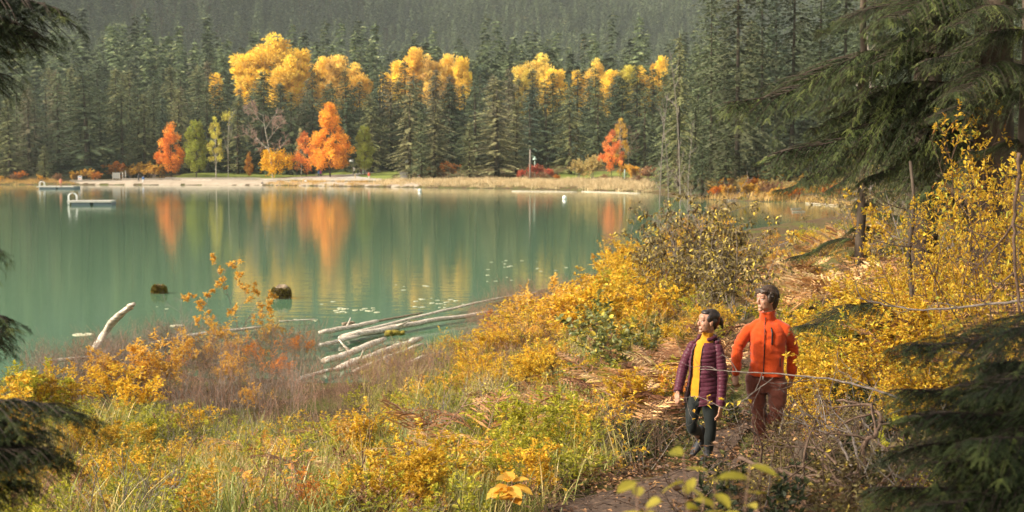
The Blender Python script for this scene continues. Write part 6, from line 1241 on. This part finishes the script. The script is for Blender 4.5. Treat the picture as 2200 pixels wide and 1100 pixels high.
    def trousers(V, N):
        V = wrinkles(.009, 1.0, 1.0)(V, N)
        for k_ in (kR, kL, aR, aL):
            d = np.linalg.norm(V - k_, axis=1); V = V + N * (np.exp(-(d / .15) ** 2) * .006 * np.sin(V[:, 2] * 80 + V[:, 0] * 45 + 2.5 * folds(V)))[:, None]
        return V
    link("trousers", fused(b, "trousers", M["rust"], .0075, 4, trousers), t)
    for a_, to in ((aR, toeR), (aL, toeL)):
        b = Buf(); boot(b, a_, to); link("boot", fused(b, "boot", M["boot"], .006, 3), t)
    t.scale = (1.013, 1.013, 1.018); return t
man = build_man()

# ---------------------------------------------------------------- the woman
def build_woman():
    D = 13.6; S = D / F; base = at_d(1515, 1003, D)
    t = thing("person", "woman in an open plum quilted jacket, mustard sweater and black leggings, walking in front", "person", (base[0], base[1], base[2]), group="people walking on the footpath")
    X = lambda px, py, y=0.0: np.array([(px - 1515) * S, y, (1003 - py) * S])
    yaw = rad(34); f = np.array([-math.sin(yaw), -math.cos(yaw), 0]); sd = np.array([math.cos(yaw), -math.sin(yaw), 0])
    shR, shL = X(1488, 743, .08), X(1538, 745, -.07); elR, elL = X(1468, 795, .10), X(1547, 805, -.10); wrR, wrL = X(1454, 842, -.03), X(1542, 868, -.15)
    hR, hL = X(1492, 845, .05), X(1522, 845, -.03); kR, kL = X(1483, 908, -.06), X(1523, 910, -.10); aR, aL = X(1512, 955, .26), X(1519, 972, -.08)
    hc, R = head_frame(X(1517, 693, -.03), rad(74), rad(4)); k = 1.04
    b = Buf(); head(b, hc, R, k)
    limb(b, [X(1515, 735, .02), X(1519, 718, .01), hc + R @ np.array([-.03, 0, -.04])], [.052, .044, .050], side=sd)
    P, rx, ry = resample([X(1507, 862), X(1507, 845), X(1508, 805), X(1510, 770), X(1513, 752), X(1515, 734)], 18, [.13, .14, .11, .115, .10, .055], [.10, .105, .085, .10, .09, .06]); loft(b, P, rx, ry, sd, 24)
    for sh, el, wr in ((shR, elR, wrR), (shL, elL, wrL)): limb(b, [sh + [0, 0, -.05], (sh + el) / 2, el, (el + wr) / 2, wr], [.030, .034, .032, .028, .021], side=f)
    for h, k_, a_ in ((hR, kR, aR), (hL, kL, aL)): limb(b, [h, (h + k_) / 2, k_, (k_ + a_) / 2, a_], [.080, .070, .050, .048, .032])
    hand(b, wrR, [-.10, -.15, -1], [.6, .4, 0], .165, .55, thumb_side=-1); hand(b, wrL, [-.12, -.08, -1], [-.7, .5, 0], .165, .45, thumb_side=1)
    link("body", fused(b, "woman_body", M["skin"], .0043, 4), t); face_parts(t, hc, R, k, "hair")
    b = Buf(); H = lambda p, r: ellipsoid(b, hc + R @ (np.array(p) * k), np.array(r) * k, R=R)
    H((-.030, 0, .052), (.094, .080, .078)); H((-.056, 0, .012), (.058, .074, .070)); H((.030, 0, .088), (.046, .058, .030)); H((-.060, 0, -.040), (.034, .050, .036))
    for s in (-1, 1): H((.006, s * .066, .036), (.038, .018, .038)); H((-.034, s * .070, .006), (.030, .016, .040))
    H((-.118, 0, .020), (.034, .038, .038)); H((-.138, 0, .002), (.026, .030, .034))
    rr = np.random.default_rng(5)
    for i in range(26):
        d = np.array([-.5 - rr.random() * .5, rr.normal(0, .3), -.3 - rr.random()]); p = np.array([-.130, rr.normal(0, .015), .02]); P = np.array([hc + R @ (q * k) for q in (p, p + d * .028, p + d * .045 + [.005, 0, -.035])]); tube(b, P, [.012, .008, .002], 5)
    link("hair", fused(b, "woman_hair", M["hair"], .0045, 2), t)
    # sweater with a rolled neck
    b = Buf(); P, rx, ry = resample([X(1505, 853), X(1507, 830), X(1508, 800), X(1510, 770), X(1512, 748), X(1514, 734, .01)], 22, [.150, .146, .128, .128, .122, .08], [.112, .108, .100, .112, .100, .070]); loft(b, P, rx, ry, sd, 26)
    P, rx, ry = resample([X(1514, 740, .01), X(1517, 724, .005), X(1518, 714, .0)], 8, [.085, .060, .062], [.072, .056, .058]); loft(b, P, rx, ry, sd, 20)
    link("sweater", fused(b, "sweater", M["mustard"], .006, 3, wrinkles(.003, 1.2)), t)
    # jacket: shell open at the front, with thickness and quilted baffles
    zt, zb = X(0, 736)[2], X(0, 864)[2]
    def shell(a0, a1, name, mat, off=0.0, na=70, nz=150, th=.016, quilt=True):
        zz = np.linspace(zb, zt, nz); rows = []; keys = [zb, X(0, 845)[2], X(0, 805)[2], X(0, 772)[2], X(0, 752)[2], X(0, 742)[2], zt]
        cx = np.interp(zz, keys, [X(q, 0)[0] for q in (1506, 1507, 1509, 1511, 1513, 1514, 1515)]); RX = np.interp(zz, keys, [.186, .178, .148, .150, .146, .122, .082]) + off; RY = np.interp(zz, keys, [.150, .142, .125, .132, .122, .102, .075]) + off
        s = np.linspace(0, 1, na)
        front = np.interp(zz, [zb, X(0, 800)[2], zt], [1, .55, .35])                # the opening is wider at the hem
        V = []
        for i, z in enumerate(zz):
            A0 = a0 * (1 + .35 * (front[i] - .5)) ; A1 = a1
            an = A0 + (A1 - A0) * s; drop = -.020 * np.exp(-((an - A0) / .5) ** 2) * (i < 40) * (1 - i / 40)
            q = (abs(np.sin(math.pi * (z + .010 * np.cos(an * 2)) / .040)) ** .45 * .0062 - .0025) if quilt else 0
            c = np.column_stack([np.full(na, cx[i]), np.zeros(na), np.full(na, z) + drop]); e = sd[None] * np.sin(an)[:, None] * (RX[i] + q)[:, None] + f[None] * np.cos(an)[:, None] * (RY[i] + q)[:, None] if quilt else sd[None] * np.sin(an)[:, None] * RX[i] + f[None] * np.cos(an)[:, None] * RY[i]
            V.append(c + e)
        V = np.array(V); inner = V - unit(V - np.stack([np.column_stack([np.full(na, cx[i]), np.zeros(na), np.full(na, zz[i])]) for i in range(nz)])) * th
        b = Buf(); G = lambda off_: [[off_ + i * na + j, off_ + i * na + j + 1, off_ + (i + 1) * na + j + 1, off_ + (i + 1) * na + j] for i in range(nz - 1) for j in range(na - 1)]
        k0 = nz * na; A = np.vstack([V.reshape(-1, 3), inner.reshape(-1, 3)])
        edge = [[i * na, (i + 1) * na, k0 + (i + 1) * na, k0 + i * na] for i in range(nz - 1)] + [[i * na + na - 1, k0 + i * na + na - 1, k0 + (i + 1) * na + na - 1, (i + 1) * na + na - 1] for i in range(nz - 1)] + [[j, k0 + j, k0 + j + 1, j + 1] for j in range(na - 1)]
        A[:k0] += unit(A[:k0] * [1, 1, 0] - [X(1511, 0)[0], 0, 0]) * (folds(A[:k0] * 1.3) * .006)[:, None]; b.add(A, None, G(0), smooth=True); me_q = [[q[0], q[3], q[2], q[1]] for q in G(k0)]
        b.f4.append(np.array(me_q)); b.m4.append(np.full(len(me_q), 1)); b.sm4.append(np.full(len(me_q), True)); b.f4.append(np.array(edge)); b.m4.append(np.full(len(edge), 1)); b.sm4.append(np.full(len(edge), False))
        return b.mesh(name, [M["plum"], M["plumdark"]]), V
    gapL, gapR = .16, -.66      # the opening in angles from the facing direction (figure's left is positive)
    me, V = shell(gapL, 2 * math.pi + gapR, "jacket_shell", None); link("jacket", me, t)
    for j in (0, -1):
        b = Buf(); tube(b, V[2:-4:3, j] + f * .004, .0045, 6); link("zip", b.mesh("zip", M["zip"]), t)
    # collar and hood lying on the back
    b = Buf(); an = np.linspace(.55, 2 * math.pi - 1.0, 30); P = np.array([X(1517, 727, .01) + sd * math.sin(a) * .088 + f * math.cos(a) * .078 + [0, 0, .012 - .025 * max(0, math.cos(a))] for a in an]); limb(b, P, np.linspace(.020, .020, 30), k=40, n=12)
    P = np.array([X(1517, 733, .01) + sd * math.sin(a) * .115 + f * math.cos(a) * .105 + [0, 0, -.01] for a in np.linspace(1.4, 2 * math.pi - 1.5, 20)]); limb(b, P, [.024] * 4 + [.034] * 6 + [.040] * 2 + [.034] * 4 + [.024] * 4, k=30, n=14)
    link("hood", fused(b, "jacket_hood", M["plum"], .006, 3, wrinkles(.004, 1.5)), t)
    for nm, sh, el, wr in (("R", shR, elR, wrR), ("L", shL, elL, wrL)):
        P, r = resample([sh + [0, 0, -.012], (sh + el) / 2, el, (el + wr) / 2, wr + (el - wr) * .02], 110, [.050, .056, .052, .048, .042]); s = np.concatenate([[0], np.cumsum(np.linalg.norm(np.diff(P, axis=0), axis=1))]); q = abs(np.sin(math.pi * s / .037)) ** .45 * .0056 - .0025
        r = r + folds(P * 1.5) * .004; b = Buf(); loft(b, P, r + q, r + q, f, 28); ellipsoid(b, P[0], [r[0] * .98] * 3, nu=20, nv=12); link("sleeve", b.mesh("quilted_sleeve", M["plum"]), t)
    b = Buf(); P, rx, ry = resample([X(1506, 868), X(1506, 850), X(1507, 838)], 8, [.128, .150, .148], [.098, .108, .106]); loft(b, P, rx, ry, sd, 22)
    for h, k_, a_ in ((hR, kR, aR), (hL, kL, aL)): limb(b, [h, (h + k_) / 2, k_ + [0, 0, .03], k_ - [0, 0, .05], (k_ + a_) / 2 + [0, 0, .02], a_], [.090, .082, .060, .056, .058, .040], k=26, n=18)
    link("leggings", fused(b, "leggings", M["legging"], .006, 3, wrinkles(.0015)), t)
    b = Buf(); boot(b, aL, aL + [-.10, -.20, -.055], r=.046); link("boot", fused(b, "boot", M["boot"], .006, 3), t)
    b = Buf(); boot(b, aR, aR + [-.10, -.06, -.16], r=.046); link("boot", fused(b, "boot", M["boot"], .006, 3), t)
    t.scale = (1.013, 1.013, 1.026); return t
woman = build_woman()

# ---------------------------------------------------------------- tiny people on the far shore
def tiny_person(px, py, label, top_c, leg_c, h=1.7, sit=False, lean=0.0, loc=None):
    p = on_ground(px, py) if loc is None else loc; t = thing("person", label, "person", p, group="people on the far shore"); b = Buf(); k = h / 1.7; z0 = -.35 if sit else 0
    ellipsoid(b, [0, 0, (1.58 + z0) * k], [.10, .11, .13], nu=10, nv=8)
    limb(b, [[0, 0, (.85 + z0) * k], [0, 0, (1.1 + z0) * k], [0, 0, (1.38 + z0) * k], [0, 0, (1.5 + z0) * k]], [.13, .14, .17, .06], k=8, n=10)
    for s in (-1, 1):
        limb(b, [[s * .19, 0, (1.38 + z0) * k], [s * .25, .03, (1.1 + z0) * k], [s * .22, -.1, (.85 + z0) * k]], [.055, .045, .035], k=6, n=8)
        limb(b, [[s * .09, 0, (.88 + z0) * k], [s * .1, -.40 if sit else -.05 * s, .5 * k], [s * .1, -.45 if sit else .12 * s, .0]], [.085, .065, .05], k=6, n=8)
    link("body", fused(b, "small_body", M["skin"], .03, 2), t)
    b = Buf(); limb(b, [[0, 0, (.84 + z0) * k], [0, 0, (1.1 + z0) * k], [0, 0, (1.40 + z0) * k]], [.16, .17, .20], k=8, n=10)
    for s in (-1, 1): limb(b, [[s * .19, 0, (1.38 + z0) * k], [s * .26, .03, (1.1 + z0) * k], [s * .23, -.08, (.9 + z0) * k]], [.08, .07, .055], k=6, n=8)
    link("jacket", fused(b, "small_jacket", top_c, .03, 2), t)
    b = Buf()
    for s in (-1, 1): limb(b, [[s * .09, 0, (.88 + z0) * k], [s * .1, -.40 if sit else -.05 * s, .5 * k], [s * .1, -.45 if sit else .12 * s, .06]], [.11, .085, .07], k=6, n=8)
    link("trousers", fused(b, "small_trousers", leg_c, .03, 2), t)
dk, bl, pu, wt, rd_ = cloth_mat("dark_coat", (.03, .03, .035)), cloth_mat("blue_coat", (.06, .14, .32)), cloth_mat("purple_coat", (.25, .06, .20)), cloth_mat("white_top", (.6, .6, .58)), cloth_mat("red_coat", (.5, .10, .05))
tiny_person(298, 390, "dark clothed person standing on the beach left of the orange maple", dk, dk); tiny_person(308, 391.5, "person in pale blue sitting on the beach beside the standing one", bl, wt, sit=True)
tiny_person(685, 380.5, "person in blue at the picnic table by the tallest orange maple", bl, dk); tiny_person(689, 380.5, "person in purple beside the one in blue", pu, dk)
tiny_person(761, 374, "person in grey walking at the left of the group on the path", wt, dk); tiny_person(769, 374.5, "person in a white hood in the middle of the walking group", dk, dk); tiny_person(776, 374.5, "person in brown at the right of the walking group", cloth_mat("brown_coat", (.14, .07, .05)), dk)
tiny_person(793, 386, "person in a red coat standing in the shore grass", rd_, wt)
_p = at_z(131, 402, .55); tiny_person(131, 402, "person in orange on the far swim platform", cloth_mat("orange_top", (.6, .2, .12)), M["skin"], h=1.6, loc=_p)

# ------------------------------------------------------------------ the air
hz, nt, N, L = new_mat("haze_air"); v = N("ShaderNodeVolumePrincipled"); v.inputs["Color"].default_value = (.84, .92, .90, 1); v.inputs["Density"].default_value = 0.00012; v.inputs["Anisotropy"].default_value = 0.3
o_ = N("ShaderNodeOutputMaterial"); L(v.outputs[0], o_.inputs["Volume"])
b = Buf(); box(b, [0, 1500, 420], [3600, 3100, 880]); tag(link("haze", b.mesh("haze", hz)), kind="stuff")

# ------------------------------------------------------------------ labels: tell repeated ones apart by their place in the row
_T = ["", "first", "second", "third", "fourth", "fifth", "sixth", "seventh", "eighth", "ninth", "tenth", "eleventh", "twelfth", "thirteenth", "fourteenth", "fifteenth", "sixteenth", "seventeenth", "eighteenth", "nineteenth", "twentieth"]
ORD = ["leftmost"] + [w + " from the left" for w in _T[2:]] + ["twenty-" + w + " from the left" for w in _T[1:10]]
_by = {}
for o in scene.objects:
    if o.get("category") and o.get("label"): _by.setdefault(o["label"], []).append(o)
for lb, os_ in _by.items():
    if 1 < len(os_) <= 29:
        os_.sort(key=lambda o: o.location.x / max(o.location.y, .1))
        for i, o in enumerate(os_):
            new = lb + ", " + ORD[i]
            if len(new.replace(",", "").split()) <= 16: o["label"] = new
